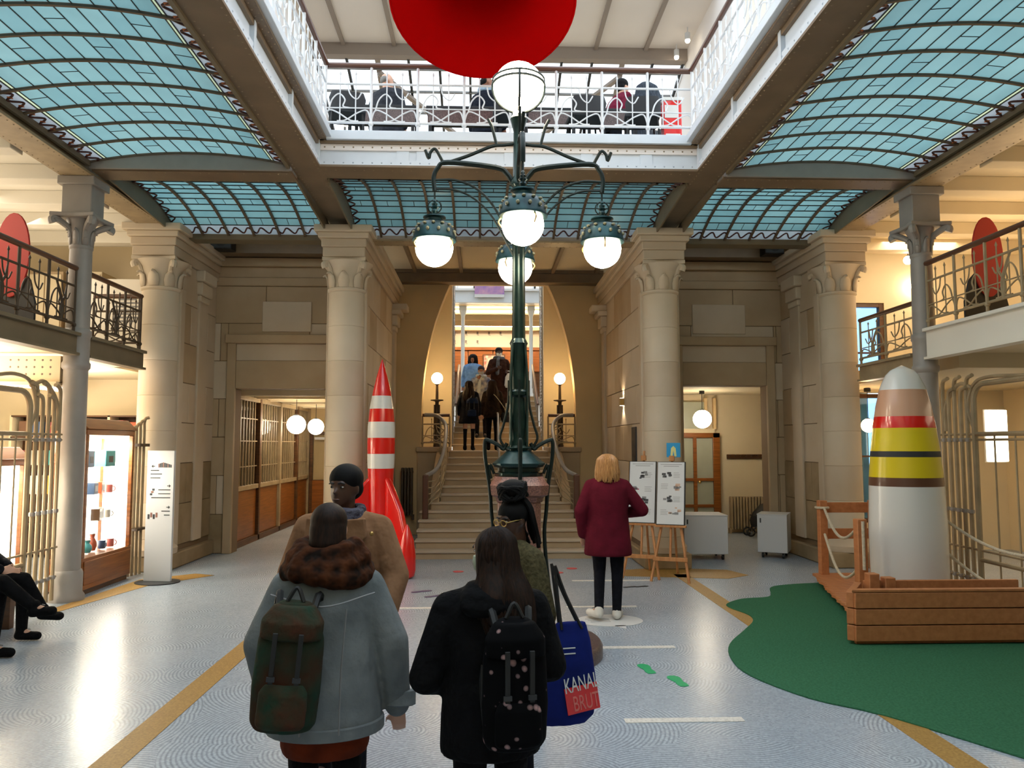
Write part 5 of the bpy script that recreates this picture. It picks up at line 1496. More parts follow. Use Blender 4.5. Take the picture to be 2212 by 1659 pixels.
# ================================================================ tubular gates
def tube_gate(label, s, y0, y1, H):
    t = thing('tubular_gate', label, 'gate', (s * 5.02, (y0 + y1) / 2, 0), group='tubular iron gates')
    x = s * 5.02
    # bundle of uprights beside the column
    for i in range(5):
        y = y1 - .06 - i * .11
        top = H - .25 - .12 * (i % 2)
        MB().tube(spline([(x, y, .05), (x, y, top - .3), (x, y, top), (x - s * .02, y - .05, top + .16), (x - s * .03, y - .16, top + .2)], 5), .022, 8).build('upright', 'iron_beige', t, w=True)
        for z in (.28, 1.0, 1.78):
            MB().lathe([(.03, 0), (.034, .02), (.03, .04)], (x, y, z), 8).build('ferrule', 'iron_grey', t, w=True)
    for z in (.3, .62, 1.8, 1.86):
        MB().tube([(x, y1, z), (x, y0, z)], .013, 8).build('cross_bar', 'iron_beige', t, w=True)
    # rounded frame of the leaf
    ya, yb, za, zb, r = y0, y1 - .62, .2, H - .15, .18
    P = [(x, ya, za), (x, yb, za), (x, yb, zb - r)] + [(x, yb - r + r * cos(a), zb - r + r * sin(a)) for a in [radians(10 + 16 * k) for k in range(5)]] + [(x, yb - r, zb), (x, ya + r, zb)] + [(x, ya + r - r * sin(a), zb - r + r * cos(a)) for a in [radians(10 + 16 * k) for k in range(5)]] + [(x, ya, zb - r)]
    MB().tube(P, .03, 8, True).build('leaf_frame', 'iron_beige', t, w=True)
    for z in (.52, 1.86): MB().tube([(x, ya, z), (x, yb, z)], .024, 8).build('leaf_bar', 'iron_beige', t, w=True)
    MB().tube(spline([(x, yb, 1.9), (x, yb + .1, 2.15), (x, yb - .02, 2.4), (x, yb - .3, 2.46), (x, ya + .2, 2.42), (x, ya - .05, 2.5)], 6), .02, 8).build('whiplash', 'iron_beige', t, w=True)
    MB().tube(spline([(x, y1 - .1, 1.9), (x, y1 - .12, 2.2), (x, yb + .25, 2.42), (x, yb, 2.36)], 6), .022, 8).build('whiplash', 'iron_beige', t, w=True)
    for q in range(3):
        y = ya + (yb - ya) * (q + 1) / 4
        MB().tube([(x, y, 1.86), (x, y, za)], .01, 6).build('leaf_rod', 'iron_beige', t, w=True)
tube_gate('beige tubular iron gate on the left beside the grey column', -1, 7.3, 8.8, 2.45)
tube_gate('beige tubular iron gate on the right behind the raft', 1, 6.9, 8.78, 2.55)
t = thing('tubular_post', 'slim bundle of beige iron tubes at the far end of the wooden display case', 'post', (-5.02, 10.55, 0))
for i in range(4):
    MB().tube(spline([(.02 * i, .07 * i, 0), (.02 * i, .07 * i, 1.75), (.02 * i, .07 * i, 1.95 + .04 * i), (.05 + .02 * i, .07 * i + .03, 2.0 + .04 * i)], 5), .022, 8).build('upright', 'iron_beige', t)
MB().box(-.04, -.04, 1.72, .12, .26, 1.76).build('collar', 'iron_dark', t)
MB().box(-.04, -.04, .6, .12, .26, .63).build('collar', 'iron_dark', t)

# ================================================================ display cases and shop goods
def case(label, x, y0, y1, zb, H, d, shelves):
    """glass fronted case against the hall side, front at x, running away from the hall to x-d"""
    t = thing('display_case', label, 'display case', (x - d / 2, (y0 + y1) / 2, 0), group='lit display cases')
    MB().box(x - d, y0, .06, x, y1, zb).build('base_cupboard', 'wood_o', t, w=True, bevel=.008)
    MB().box(x - d + .03, y0 + .03, 0, x - .03, y1 - .03, .06).build('plinth', 'wood_d', t, w=True)
    MB().box(x, y0 + .04, .12, x + .012, y1 - .04, zb - .04).build('front_panel', 'wood_o', t, w=True, bevel=.005)
    for (xx, yy) in ((x - .05, y0), (x - .05, y1 - .06), (x - d, y0), (x - d, y1 - .06)):
        MB().box(xx, yy, zb, xx + .05, yy + .06, H).build('corner_post', 'wood_o', t, w=True, bevel=.005)
    MB().box(x - d, y0, H, x, y1, H + .07).build('top_frame', 'wood_o', t, w=True, bevel=.006)
    MB().prism([(x + .03, H + .07), (x - d - .03, H + .07), (x - d + .1, H + .2), (x - .1, H + .2)], y0 - .02, y1 + .02, 'y').build('sloping_roof', 'wood_o', t, w=True, bevel=.006)
    MB().box(x - .028, y0 + .06, zb, x - .022, y1 - .06, H).build('front_glass', 'glass', t, w=True)
    MB().box(x - d + .05, y0 + .028, zb, x - .05, y0 + .034, H).build('side_glass', 'glass', t, w=True)
    MB().box(x - d + .05, y0 + .08, H - .035, x - .08, y1 - .08, H - .005).build('light_strip', 'tube_l', t, w=True)
    MB().box(x - d - .0, y0 + .06, zb, x - d + .012, y1 - .06, H).build('back_panel', 'case_glow', t, w=True)
    MB().box(x - d + .05, y1 - .05, zb, x - .05, y1 - .035, H).build('end_panel', 'case_glow', t, w=True)  # added glowing end, brightens the case and its floor reflection
    for z in shelves: MB().box(x - d + .02, y0 + .06, z, x - .06, y1 - .06, z + .012).build('shelf', 'glass', t, w=True)
case('tall lit wooden display case beyond the left iron column', -4.93, 9.18, 10.42, .43, 1.86, .42, (.80, 1.12, 1.46))
case('low lit wooden display case behind the left tubular gate', -5.35, 7.3, 8.75, .36, 1.52, .45, (.74, 1.1))
area('case_light', (-5.14, 9.8, 1.80), .2, 1.0, 45, (1, .93, .8))
area('case_light_low', (-5.57, 8.0, 1.46), .2, 1.0, 25, (1, .9, .74))
GC = [mat('ceramic_%d' % i, c, .35, coat=.2) for i, c in enumerate(('2f9a9c', '2c4f7a', 'c0542c', 'd9d4c8', '8a3b3b', '5e7d4a', 'cfa23a', 'b9b2a6', '6b4a34', 'c46a62'))]
NC = ('teal', 'navy', 'rust', 'white', 'dark red', 'green', 'mustard', 'pale grey', 'brown', 'pink')
def goods():
    R = random.Random(21)
    # two carton boxes on the top shelf
    for (y, s, c, nm) in ((10.0, .2, 0, 'teal carton box on the top shelf of the tall display case, the brighter one'), (9.5, .18, 1, 'navy carton box on the top shelf of the tall display case')):
        t = thing('carton_box', nm, 'box', (-5.12, y, 1.473), R.uniform(-.2, .2))
        MB().box(-.09, -s / 2, 0, .09, s / 2, .2).build('carton', GC[c], t, bevel=.004)
        MB().box(-.07, -s / 2 + .02, .2, .07, s / 2 - .02, .202).build('tape', 'white', t)
        MB().box(.09, -.04, .05, .0915, .05, .13).build('label', 'char', t)
    k = 0
    for si, (x, ya, yb, z, nmz) in enumerate(((-5.12, 9.3, 10.3, .445, 'on the floor of the tall display case'), (-5.12, 9.3, 10.3, .813, 'on the lowest shelf of the tall display case'), (-5.12, 9.3, 10.3, 1.133, 'on the middle shelf of the tall display case'),
                                               (-5.57, 7.45, 8.62, .375, 'on the floor of the low display case'), (-5.57, 7.45, 8.62, .753, 'on the lower shelf of the low display case'), (-5.57, 7.45, 8.62, 1.113, 'on the upper shelf of the low display case'))):
        n = 5
        order = list(range(10)); R.shuffle(order)
        for i in range(n):
            y = ya + (yb - ya) * (i + .5) / n
            c = order[i]
            kind = ('vase', 'mug', 'small_box', 'figure_stand')[R.randrange(3)]
            t = thing(kind, '%s %s %s' % (NC[c], kind.replace('_', ' '), nmz), kind.replace('_', ' ').replace('small ', ''), (x + R.uniform(-.06, .06), y, z), R.uniform(-.4, .4), 'shop goods')
            h = R.uniform(.12, .22)
            if kind == 'vase':
                MB().lathe([(.035, 0), (.055, h * .3), (.05, h * .55), (.025, h * .8), (.035, h)], n=14).build('body', GC[c], t)
                MB().lathe([(.028, h), (.038, h + .008), (.03, h + .012)], n=14).build('lip', 'white', t)
            elif kind == 'mug':
                MB().lathe([(.04, 0), (.045, .01), (.045, .1)], n=16).build('body', GC[c], t)
                MB().tube(arc((.045, 0, .05), .03, -80, 80, 8), .007, 6).build('handle', GC[c], t)
            else:
                MB().box(-.05, -.06, 0, .05, .06, h * .8).build('carton', GC[c], t, bevel=.003)
                MB().box(.05, -.04, h * .2, .0515, .04, h * .6).build('label', 'white', t)
    # orange covers in the shop behind the gate
    sh = thing('wall_shelf', 'white shop shelf carrying a row of orange books behind the left gate', 'shelf', (-6.2, 8.3, 1.6))
    MB().box(-.1, -.9, 0, .12, .95, .03).build('board', 'white', sh)
    MB().box(-.1, -.9, .03, -.08, .95, .45).build('back', 'cream_w', sh)
    for q in (-.7, .8): MB().box(-.09, q, -1.6, -.05, q + .04, 0).build('support', 'white', sh)
    for i in range(7):
        t = thing('book', 'orange covered book facing out on the white shop shelf, %s from the camera side' % ORD[i], 'book', (-6.16, 7.52 + i * .24, 1.631), 0, 'orange books on the shop shelf')
        oc = mat('orange_cover_%d' % i, ('e08a1a', 'd9641c', 'e8a326', 'cf4f22')[i % 4], .5)
        MB().box(0, -.1, 0, .018, .1, .27).build('cover', oc, t, bevel=.002)
        MB().box(.018, -.06, .18, .0195, .06, .23).build('title', 'whiteg', t)
        MB().box(.002, -.097, .004, .016, .101, .266).build('pages', 'white', t)
goods()
def shelf_wall():
    t = thing('shop_bookcase', 'dark bookcase filled with spines on the end wall of the left shop', 'bookcase', (-6.6, 12.45, 0))
    MB().box(-1.1, .18, 0, 1.15, .22, 2.2).build('back', 'wood_d', t)
    for x in (-1.1, -.35, .4, 1.12): MB().box(x - .02, -.12, 0, x + .02, .2, 2.2).build('side', 'cream', t)
    for z in (.05, .5, .95, 1.4, 1.85, 2.18): MB().box(-1.1, -.12, z, 1.12, .2, z + .025).build('shelf', 'wood_d', t)
    R = random.Random(5)
    for zi, (z, zn) in enumerate(((.95, 'lower'), (1.4, 'middle'), (1.85, 'upper'))):
        for i in range(10):
            x = -1.0 + i * .21 + (.02 if i > 3 else 0)
            b = MB().box(x, -.08, 0, x + R.uniform(.1, .16), .12, R.uniform(.22, .29)).move(-6.6, 12.45, z + .026).build('book', GC[(i * 3 + zi * 4) % 10], bevel=.003)
            tag(b, '%s book, %s from the left on the %s shelf of the dark shop bookcase' % (NC[(i * 3 + zi * 4) % 10], ORD[i], zn), 'book', 'books in the shop bookcase')
shelf_wall()

# ================================================================ furniture of the upper storey
def upper_table(label, x, y, w):
    t = thing('cafe_table', label, 'table', (x, y, 5.33), 0, 'upper cafe tables')
    MB().box(-w / 2, -.3, .70, w / 2, .3, .74).build('table_top', 'black', t, bevel=.006)
    MB().box(-w / 2 + .02, -.28, .52, w / 2 - .02, -.26, .70).build('modesty_panel', 'granite_d', t)
    for a in (-1, 1):
        for b in (-1, 1): MB().box(a * (w / 2 - .05) - .02, b * .25 - .02, 0, a * (w / 2 - .05) + .02, b * .25 + .02, .70).build('leg', 'black', t)
def upper_chair(label, x, y, rz):
    t = thing('cafe_chair', label, 'chair', (x, y, 5.33), rz, 'upper cafe chairs')
    MB().box(-.22, -.22, .43, .22, .22, .48).build('seat', 'char', t, bevel=.015)
    MB().loft([(0, -.21, .46, .2, .03), (0, -.23, .58, .22, .035), (0, -.24, .66, .19, .03)], 16).build('backrest', 'char', t)
    for a in (-1, 1):
        for b in (-1, 1): MB().tube([(a * .18, b * .18, .43), (a * .21, b * .21, 0)], .014, 6).build('leg', 'black', t)
for i, (x, w, n) in enumerate(((-1.62, .9, 'at the left end'), (-.55, 1.0, 'second from the left'), (.5, .8, 'second from the right'), (1.35, .7, 'at the right end'))):
    upper_table('dark cafe table behind the white balustrade, ' + n, x, 9.85, w)
for i, (x, rz, n) in enumerate(((-2.0, .2, 'at the far left'), (.02, 0, 'just left of the lamp globe'), (.95, .1, 'between the two right tables'), (1.66, -.1, 'beside the red box'))):
    upper_chair('dark upholstered cafe chair behind the white balustrade, ' + n, x, 9.28, rz)
t = thing('menu_stand', 'red and white box stand behind the right end of the white balustrade', 'stand', (2.0, 9.12, 5.33))
MB().box(-.11, -.08, 0, .11, .08, .62).build('body', 'red', t, bevel=.006)
MB().box(-.10, -.085, .40, .06, -.08, .56).build('notice', 'whiteg', t)
MB().box(-.12, -.09, .62, .12, .09, .66).build('top', 'whiteg', t, bevel=.005)
MB().box(-.09, -.084, .05, .09, -.08, .2).build('notice', 'whiteg', t)
for (x, y, z, r, n) in ((2.05, 10.2, 6.15, .1, 'behind the red box stand'), (2.75, 9.4, 5.85, .07, 'beyond the right white balustrade'), (-2.25, 10.5, 6.25, .08, 'beside the man in the dark jacket')):
    t = thing('table_lamp', 'small glowing table lamp on the upper storey ' + n, 'lamp', (x, y, 5.33), 0, 'upper lamps')
    MB().ball((0, 0, z - 5.33), r, 16, 10).build('shade', 'spot', t)
    MB().lathe([(.1, 0), (.1, .02), (.015, .03), (.015, z - 5.33 - r * .9)], n=12).build('stand', 'char', t)
for (x, y, n) in ((3.35, 13.2, 'nearer the railing'), (3.3, 13.8, 'nearer the skylight')):
    t = thing('ceiling_spotlight', 'small bright spotlight under the upper ceiling at the right, the one ' + n, 'lamp', (x, y, 9.0), 0, 'upper spotlights')
    MB().lathe([(.03, 0), (.05, .02), (.05, .14), (.02, .16)], n=12).build('housing', 'white', t)
    MB().ball((0, 0, 0), .045, 12, 8).build('lens', 'spot', t)
    MB().tube([(0, 0, .15), (0, 0, .25)], .01, 6).build('stem', 'white', t)
t = thing('notice_board', 'white notice board standing on the floor behind the granite pedestal', 'board', (.0, 8.0, 0))
MB().box(-.12, -.015, .1, .12, .015, 1.5).build('panel', 'white', t, bevel=.004)
MB().box(-.15, -.12, 0, .15, .12, .03).build('foot', 'char', t)
MB().box(-.02, -.02, .03, .02, .02, .12).build('stem', 'grey', t)
# bench for the seated visitors
t = thing('wooden_bench', 'dark wooden bench at the left edge under the seated visitors', 'bench', (-4.97, 6.7, 0))
for i in range(4): MB().box(-.2 + i * .1, -.8, .42, -.115 + i * .1, 1.1, .45).build('slat', 'wood_d', t, bevel=.005)
for q in (-.65, .95): MB().box(-.18, q - .04, 0, .18, q + .04, .42).build('leg', 'wood_d', t, bevel=.005)
# ================================================================ people
SKIN = {'pale': mat('skin_pale', 'c99a80', .5), 'dark': mat('skin_dark', '4a2e20', .45), 'mid': mat('skin_mid', '8a5a40', .5)}
def cloth(name, c, c2=None, ns=14, rough=.88, bump=.8, **k):
    return mat(name, c, rough, ns=ns, c2=c2 or c, na=.12, bump=bump, spec=.15, bd=.03, **k)
TMP = bpy.data.scenes.new('shaping')
def remesh(mb, vox, it=6):
    o = bpy.data.objects.new('tmp', mb.mesh('tmp', 'white'))
    TMP.collection.objects.link(o)
    r = o.modifiers.new('r', 'REMESH'); r.mode = 'VOXEL'; r.voxel_size = vox
    s = o.modifiers.new('s', 'SMOOTH'); s.factor = .5; s.iterations = it
    TMP.view_layers[0].update()
    dg = TMP.view_layers[0].depsgraph
    me = bpy.data.meshes.new_from_object(o.evaluated_get(dg))
    bpy.data.objects.remove(o)
    return me
def skin_obj(name, mb, m, parent, vox, it=6):
    me = remesh(mb, vox, it)
    me.name = name
    me.materials.clear(); me.materials.append(M[m] if isinstance(m, str) else m)
    me.polygons.foreach_set('use_smooth', [True] * len(me.polygons))
    o = bpy.data.objects.new(name, me)
    COL.objects.link(o); o.parent = parent
    return o
JOINTS = dict(hipL=(-.09, 0, .9), hipR=(.09, 0, .9), kneeL=(-.095, .015, .48), kneeR=(.095, .015, .48), ankL=(-.095, -.02, .085), ankR=(.095, -.02, .085),
              toeL=(-.105, .13, .03), toeR=(.105, .13, .03), shL=(-.18, 0, 1.385), shR=(.18, 0, 1.385), elL=(-.245, -.03, 1.12), elR=(.245, -.03, 1.12),
              wrL=(-.25, .05, .88), wrR=(.25, .05, .88))
def hand(mb, e, w, curl=.5, side=1):
    e, w = Vector(e), Vector(w)
    d = (w - e).normalized()
    sdir = d.cross(Vector((0, 1, 0)))
    if sdir.length < .2: sdir = d.cross(Vector((1, 0, 0)))
    sdir.normalize()
    nrm = sdir.cross(d).normalized()
    kn = w + d * .085
    for i in range(4):
        a = w + d * .02 + sdir * (i - 1.5) * .012
        b = kn + sdir * (i - 1.5) * .019
        mb.cone(a, .016, b, .012, 8)
        L = (.062, .074, .07, .055)[i]
        m1 = b + (d * cos(curl * .6) + nrm * sin(curl * .6)) * L * .55
        m2 = m1 + (d * cos(curl * 1.5) + nrm * sin(curl * 1.5)) * L * .55
        mb.cone(b, .0095, m1, .0085, 8); mb.cone(m1, .0085, m2, .007, 8)
    tb = w + d * .03 - sdir * side * .03
    t1 = tb + (d * .7 - sdir * side * .6 + nrm * .3).normalized() * .04
    t2 = t1 + (d * .9 - sdir * side * .2 + nrm * .3).normalized() * .03
    mb.cone(w + d * .015 - sdir * side * .012, .014, tb, .012, 8); mb.cone(tb, .011, t1, .0095, 8); mb.cone(t1, .0095, t2, .008, 8)
def Rz(a, c=(0, 0, 0)):
    return Matrix.Translation(c) @ Matrix.Rotation(a, 4, 'Z') @ Matrix.Translation([-v for v in c])

def person(label, loc, rz, h, coat, legs, skin='pale', shoes='black', hair=None, hair_m='black', hem=.62, cw=1.0, J=None, yaw=0, nod=0, lean=0, dz=0, vox=.012,
           coat_name='coat', legs_name='trousers', sleeve=1.0, extra=None, mask=None, face=True, flare=1.0, skirt=False):
    s = h / 1.7
    t = thing('person', label, 'person', loc, rz)
    j = dict(JOINTS)
    for k_, v in j.items():
        if k_[:2] in ('sh', 'el', 'wr'): j[k_] = (v[0], v[1] + lean * max(0, v[2] - .95), v[2] + dz)
        if k_[:3] == 'hip': j[k_] = (v[0], v[1], v[2] + dz)
    if J: j.update(J)
    LN = lambda x, y, z, rx, ry: (x, y + lean * max(0, z - .95), z + dz, rx, ry)
    SCL = Matrix.Scale(s, 4)
    hc = Vector((0, .015 + lean * .62, 1.6 + dz))
    HM = Matrix.Translation(hc) @ Matrix.Rotation(yaw, 4, 'Z') @ Matrix.Rotation(nod, 4, 'X') @ Matrix.Translation((0, -.015, -1.6))
    # ---- body, one continuous surface
    b = MB()
    hd = MB()
    hd.ball((0, 0, 1.607), (.074, .092, .098), 20, 14)
    hd.ball((0, .03, 1.565), (.062, .064, .075), 16, 10)
    hd.cone((0, .045, 1.545), .047, (0, .068, 1.512), .026)
    hd.cone((0, .088, 1.602), .009, (0, .108, 1.572), .013)
    hd.ball((0, .084, 1.536), (.024, .014, .009), 10, 6)
    for q in (-1, 1):
        hd.ball((q * .077, -.005, 1.585), (.01, .02, .03), 8, 6)
        hd.ball((q * .03, .082, 1.622), (.022, .012, .007), 8, 5)
    hd.cone((0, -.015, 1.54), .05, (0, -.012, 1.47), .053)
    hd.xf(HM); b.add(hd.v, hd.f)
    b.cone((0, -.01 + lean * .5, 1.41 + dz), .062, (0, lean * .58, 1.5 + dz), .052)
    b.loft([LN(0, 0, .84, .1, .08), LN(0, 0, .9, .155, .10), LN(0, 0, 1.0, .15, .10), LN(0, 0, 1.1, .13, .088), LN(0, 0, 1.25, .155, .1), LN(0, 0, 1.37, .165, .09), LN(0, 0, 1.43, .09, .065)], 20)
    for q, sd in (('L', -1), ('R', 1)):
        b.cone(j['sh' + q], .05, j['el' + q], .038); b.cone(j['el' + q], .038, j['wr' + q], .025)
        hand(b, j['el' + q], j['wr' + q], .6, sd)
        b.cone(j['hip' + q], .082, j['knee' + q], .052); b.cone(j['knee' + q], .05, j['ank' + q], .034)
        b.cone(j['ank' + q], .036, j['toe' + q], .026)
    b.xf(SCL)
    skin_obj('body', b, SKIN[skin], t, vox)
    if face:
        for q in (-1, 1):
            e = MB().ball((q * .031, .079, 1.603), (.011, .0095, .0048), 10, 6).xf(SCL @ HM).build('eye', 'inlay', t)
            MB().ball((q * .031, .0885, 1.603), (.0062, .003, .006), 8, 5).xf(SCL @ HM).build('iris', 'black', e)
            MB().tube([(q * .014, .092, 1.622), (q * .032, .091, 1.627), (q * .05, .08, 1.62)], .004, 5).xf(SCL @ HM).build('eyebrow', hair_m if isinstance(hair_m, str) else 'black', t)
        if not mask:
            MB().ball((0, .0905, 1.536), (.024, .0095, .0065), 10, 6).xf(SCL @ HM).build('lips', 'rose' if skin == 'pale' else 'rail_w', t)
    if mask:
        MB().loft([(0, .05, 1.50, .03, .04), (0, .045, 1.52, .055, .055), (0, .045, 1.555, .066, .06), (0, .04, 1.58, .064, .062)], 18).xf(SCL @ HM).build('face_mask', mask, t)
    # ---- trousers, shoes
    b = MB()
    if not skirt:
        b.loft([LN(0, 0, .82, .13, .105), LN(0, 0, .92, .17, .115), LN(0, 0, 1.0, .162, .112), LN(0, 0, 1.06, .15, .105)], 20)
    for q in 'LR':
        kx = Vector(j['ank' + q]) + Vector((0, 0, .0))
        g = .8 if skirt else 1
        b.cone(j['hip' + q], .096 * g, j['knee' + q], .066 * g); b.cone(j['knee' + q], .064 * g, kx, .048 * g)
    skin_obj(legs_name, b.xf(SCL), legs, t, vox)
    for q in 'LR':
        a, e = Vector(j['ank' + q]), Vector(j['toe' + q])
        b = MB().cone(a + Vector((0, 0, .02)), .046, a - Vector((0, .005, .03)), .05).cone(a - Vector((0, .02, .038)), .042, e + Vector((0, 0, .012)), .04)
        so = skin_obj('shoe', b.xf(SCL), shoes, t, .009, 4)
        MB().tube([tuple((a.lerp(e, f) + Vector((.0, 0, -.035 * (1 - f) + .05 * (1 - f) * 0)) + Vector((-.02, 0, .055))) * s) for f in (.45, .5)] + [tuple((a.lerp(e, .5) + Vector((.02, 0, .05))) * s)], .004, 4).build('lace', 'grey', so)
    # ---- coat with sleeves
    b = MB()
    k = cw
    mid = (hem + 1.1) / 2
    rings = [LN(0, 0, hem, .2 * k * flare, .145 * k * flare), LN(0, 0, hem + .03, .205 * k * flare, .15 * k * flare), LN(0, 0, mid, .2 * k, .145 * k), LN(0, 0, 1.1, .185 * k, .135 * k), LN(0, 0, 1.25, .195 * k, .138 * k), LN(0, 0, 1.36, .195 * k, .12 * k), LN(0, 0, 1.43, .14 * k, .095 * k), LN(0, 0, 1.475, .075, .07)]
    b.loft(rings, 24)
    for q in 'LR':
        S_, E_, W_ = Vector(j['sh' + q]), Vector(j['el' + q]), Vector(j['wr' + q])
        b.cone(Vector((S_.x * .35, S_.y, S_.z + .05)), .05, S_, .058 * sleeve); b.cone(S_ - Vector((0, 0, .01)), .062 * sleeve, E_, .062 * sleeve); b.cone(E_, .062 * sleeve, W_ + (E_ - W_).normalized() * .02, .05 * sleeve)
    c = skin_obj(coat_name, b.xf(SCL), coat, t, vox, 5)
    # ---- hair
    if hair:
        hb = MB()
        if hair in ('short', 'bald'):
            if hair == 'short':
                hb.ball((0, -.016, 1.645), (.093, .104, .086), 18, 12); hb.ball((0, -.05, 1.59), (.085, .06, .07), 14, 10)
            else:
                hb.ball((0, -.045, 1.6), (.079, .055, .06), 16, 10)
        elif hair == 'bob':
            hb.ball((0, -.012, 1.63), (.1, .108, .092), 18, 12)
            hb.loft([(0, -.035, 1.45, .088, .065), (0, -.035, 1.5, .115, .095), (0, -.025, 1.56, .118, .105), (0, -.015, 1.63, .1, .1)], 20)
        elif hair == 'long':
            hb.ball((0, -.012, 1.628), (.09, .1, .088), 18, 12)
            hb.loft([(0, -.12, 1.25, .11, .04), (0, -.11, 1.33, .15, .07), (0, -.08, 1.43, .15, .095), (0, -.04, 1.52, .12, .095), (0, -.015, 1.62, .095, .095)], 20)
        elif hair == 'pony':
            hb.ball((0, -.012, 1.625), (.086, .1, .088), 18, 12); hb.ball((0, -.04, 1.58), (.08, .07, .07), 14, 10)
            hb.loft([(0, -.03, 1.46, .07, .055), (0, -.04, 1.52, .083, .07), (0, -.03, 1.6, .085, .08)], 18)
        elif hair == 'beanie':
            hb.ball((0, -.01, 1.645), (.085, .097, .085), 18, 12)
        elif hair == 'dreads':
            hb.ball((0, -.012, 1.628), (.09, .1, .085), 18, 12)
            hb.ball((0, -.03, 1.765), (.088, .08, .062), 14, 10)
        hb.xf(SCL @ HM)
        ho = skin_obj('hat' if hair == 'beanie' else 'hair', hb, hair_m, t, max(.008, vox * .8), 3)
        R = random.Random(9)
        if hair in ('long', 'bob', 'pony'):
            n = {'long': 150, 'bob': 130, 'pony': 0}[hair]
            for grp in range(2 if n else 0):
                sb = MB()
                for i in range(n // 2):
                    a = R.uniform(pi * .95, pi * 2.05)
                    if hair == 'pony':
                        p0 = Vector((R.uniform(-.04, .04), -.11, 1.55))
                        P = [p0, p0 + Vector((R.uniform(-.05, .05), -.03, -.05)), p0 + Vector((R.uniform(-.06, .06), -.02, -.09)), p0 + Vector((R.uniform(-.06, .06), -.01, -.12))]
                    else:
                        zend = (1.22 if hair == 'long' else 1.445) + R.uniform(-.03, .05)
                        r0 = (.094, .104) if hair == 'long' else (.108, .116)
                        P = []
                        wv = R.uniform(.0, .012)
                        prof = [(1.712, .15), (1.70, .5), (1.66, .88), (1.60, 1.02), (1.52, 1.12)]
                        prof += [(1.43, 1.45), (1.34, 1.5), (zend, 1.1 + R.uniform(0, .25))] if hair == 'long' else [(zend + .03, 1.1), (zend, .92 + R.uniform(0, .15))]
                        for qi, (z, wd) in enumerate(prof):
                            bk = max(0, 1.56 - z)
                            P.append(Vector((r0[0] * cos(a) * wd + wv * sin(qi * 2.1 + i), r0[1] * sin(a) * wd * .92 - .015 - (.2 * bk if hair == 'long' else 0), z)))
                    sb.tube(spline(P, 4), [.008] * (4 * (len(P) - 1)) + [.002], 5)
                sb.xf(SCL @ HM)
                q_ = sb.build('hair_strands', hair_m, ho); q_['kind'] = 'stuff'
        if hair == 'dreads':
            for i in range(38):
                a = R.uniform(0, 2 * pi)
                if i < 12:
                    P = [Vector((.086 * cos(a + d_), -.03 + .078 * sin(a + d_), 1.755 + .04 * sin(i + d_ * 2))) for d_ in (0, .8, 1.6, 2.4, 3.0)]
                else:
                    a = R.uniform(-.3, pi * .75) - pi * .75
                    P = [Vector((.06 * cos(a), .06 * sin(a) - .02, 1.715)), Vector((.1 * cos(a), .108 * sin(a) - .01, 1.65)), Vector((.112 * cos(a), .116 * sin(a) - .01, 1.57)), Vector((.112 * cos(a + .1), .118 * sin(a + .1) - .015, 1.49)), Vector((.11 * cos(a), .12 * sin(a) - .02, 1.40 + R.uniform(0, .06)))]
                MB().tube(spline(P, 4), .0125, 6).xf(SCL @ HM).build('dreadlock', hair_m, ho)
    t['_s'] = s
    if extra: extra(t, s, SCL, HM, LN)
    del t['_s']
    return t
BLK = cloth('black_cloth', '0c0c0e', '070709')
JEANS = cloth('dark_jeans', '15171f', '0e1016')
SHOE_W = mat('white_leather', 'd4d0c8', .5)
HAIR_BR = mat('dark_brown_hair', '2c1a10', .62, ns=30, c2='150c08', stretch=(4, 4, .4), spec=.2)
HAIR_BK = mat('black_hair', '0a0808', .75, spec=.2)
HAIR_BL = mat('blond_hair', 'b98a55', .45, ns=26, c2='8c5f33', stretch=(4, 4, .4))
HAIR_GY = mat('grey_hair', '6b6660', .5)
M.update(hair_br=HAIR_BR, hair_bk=HAIR_BK, hair_bl=HAIR_BL, hair_gy=HAIR_GY)

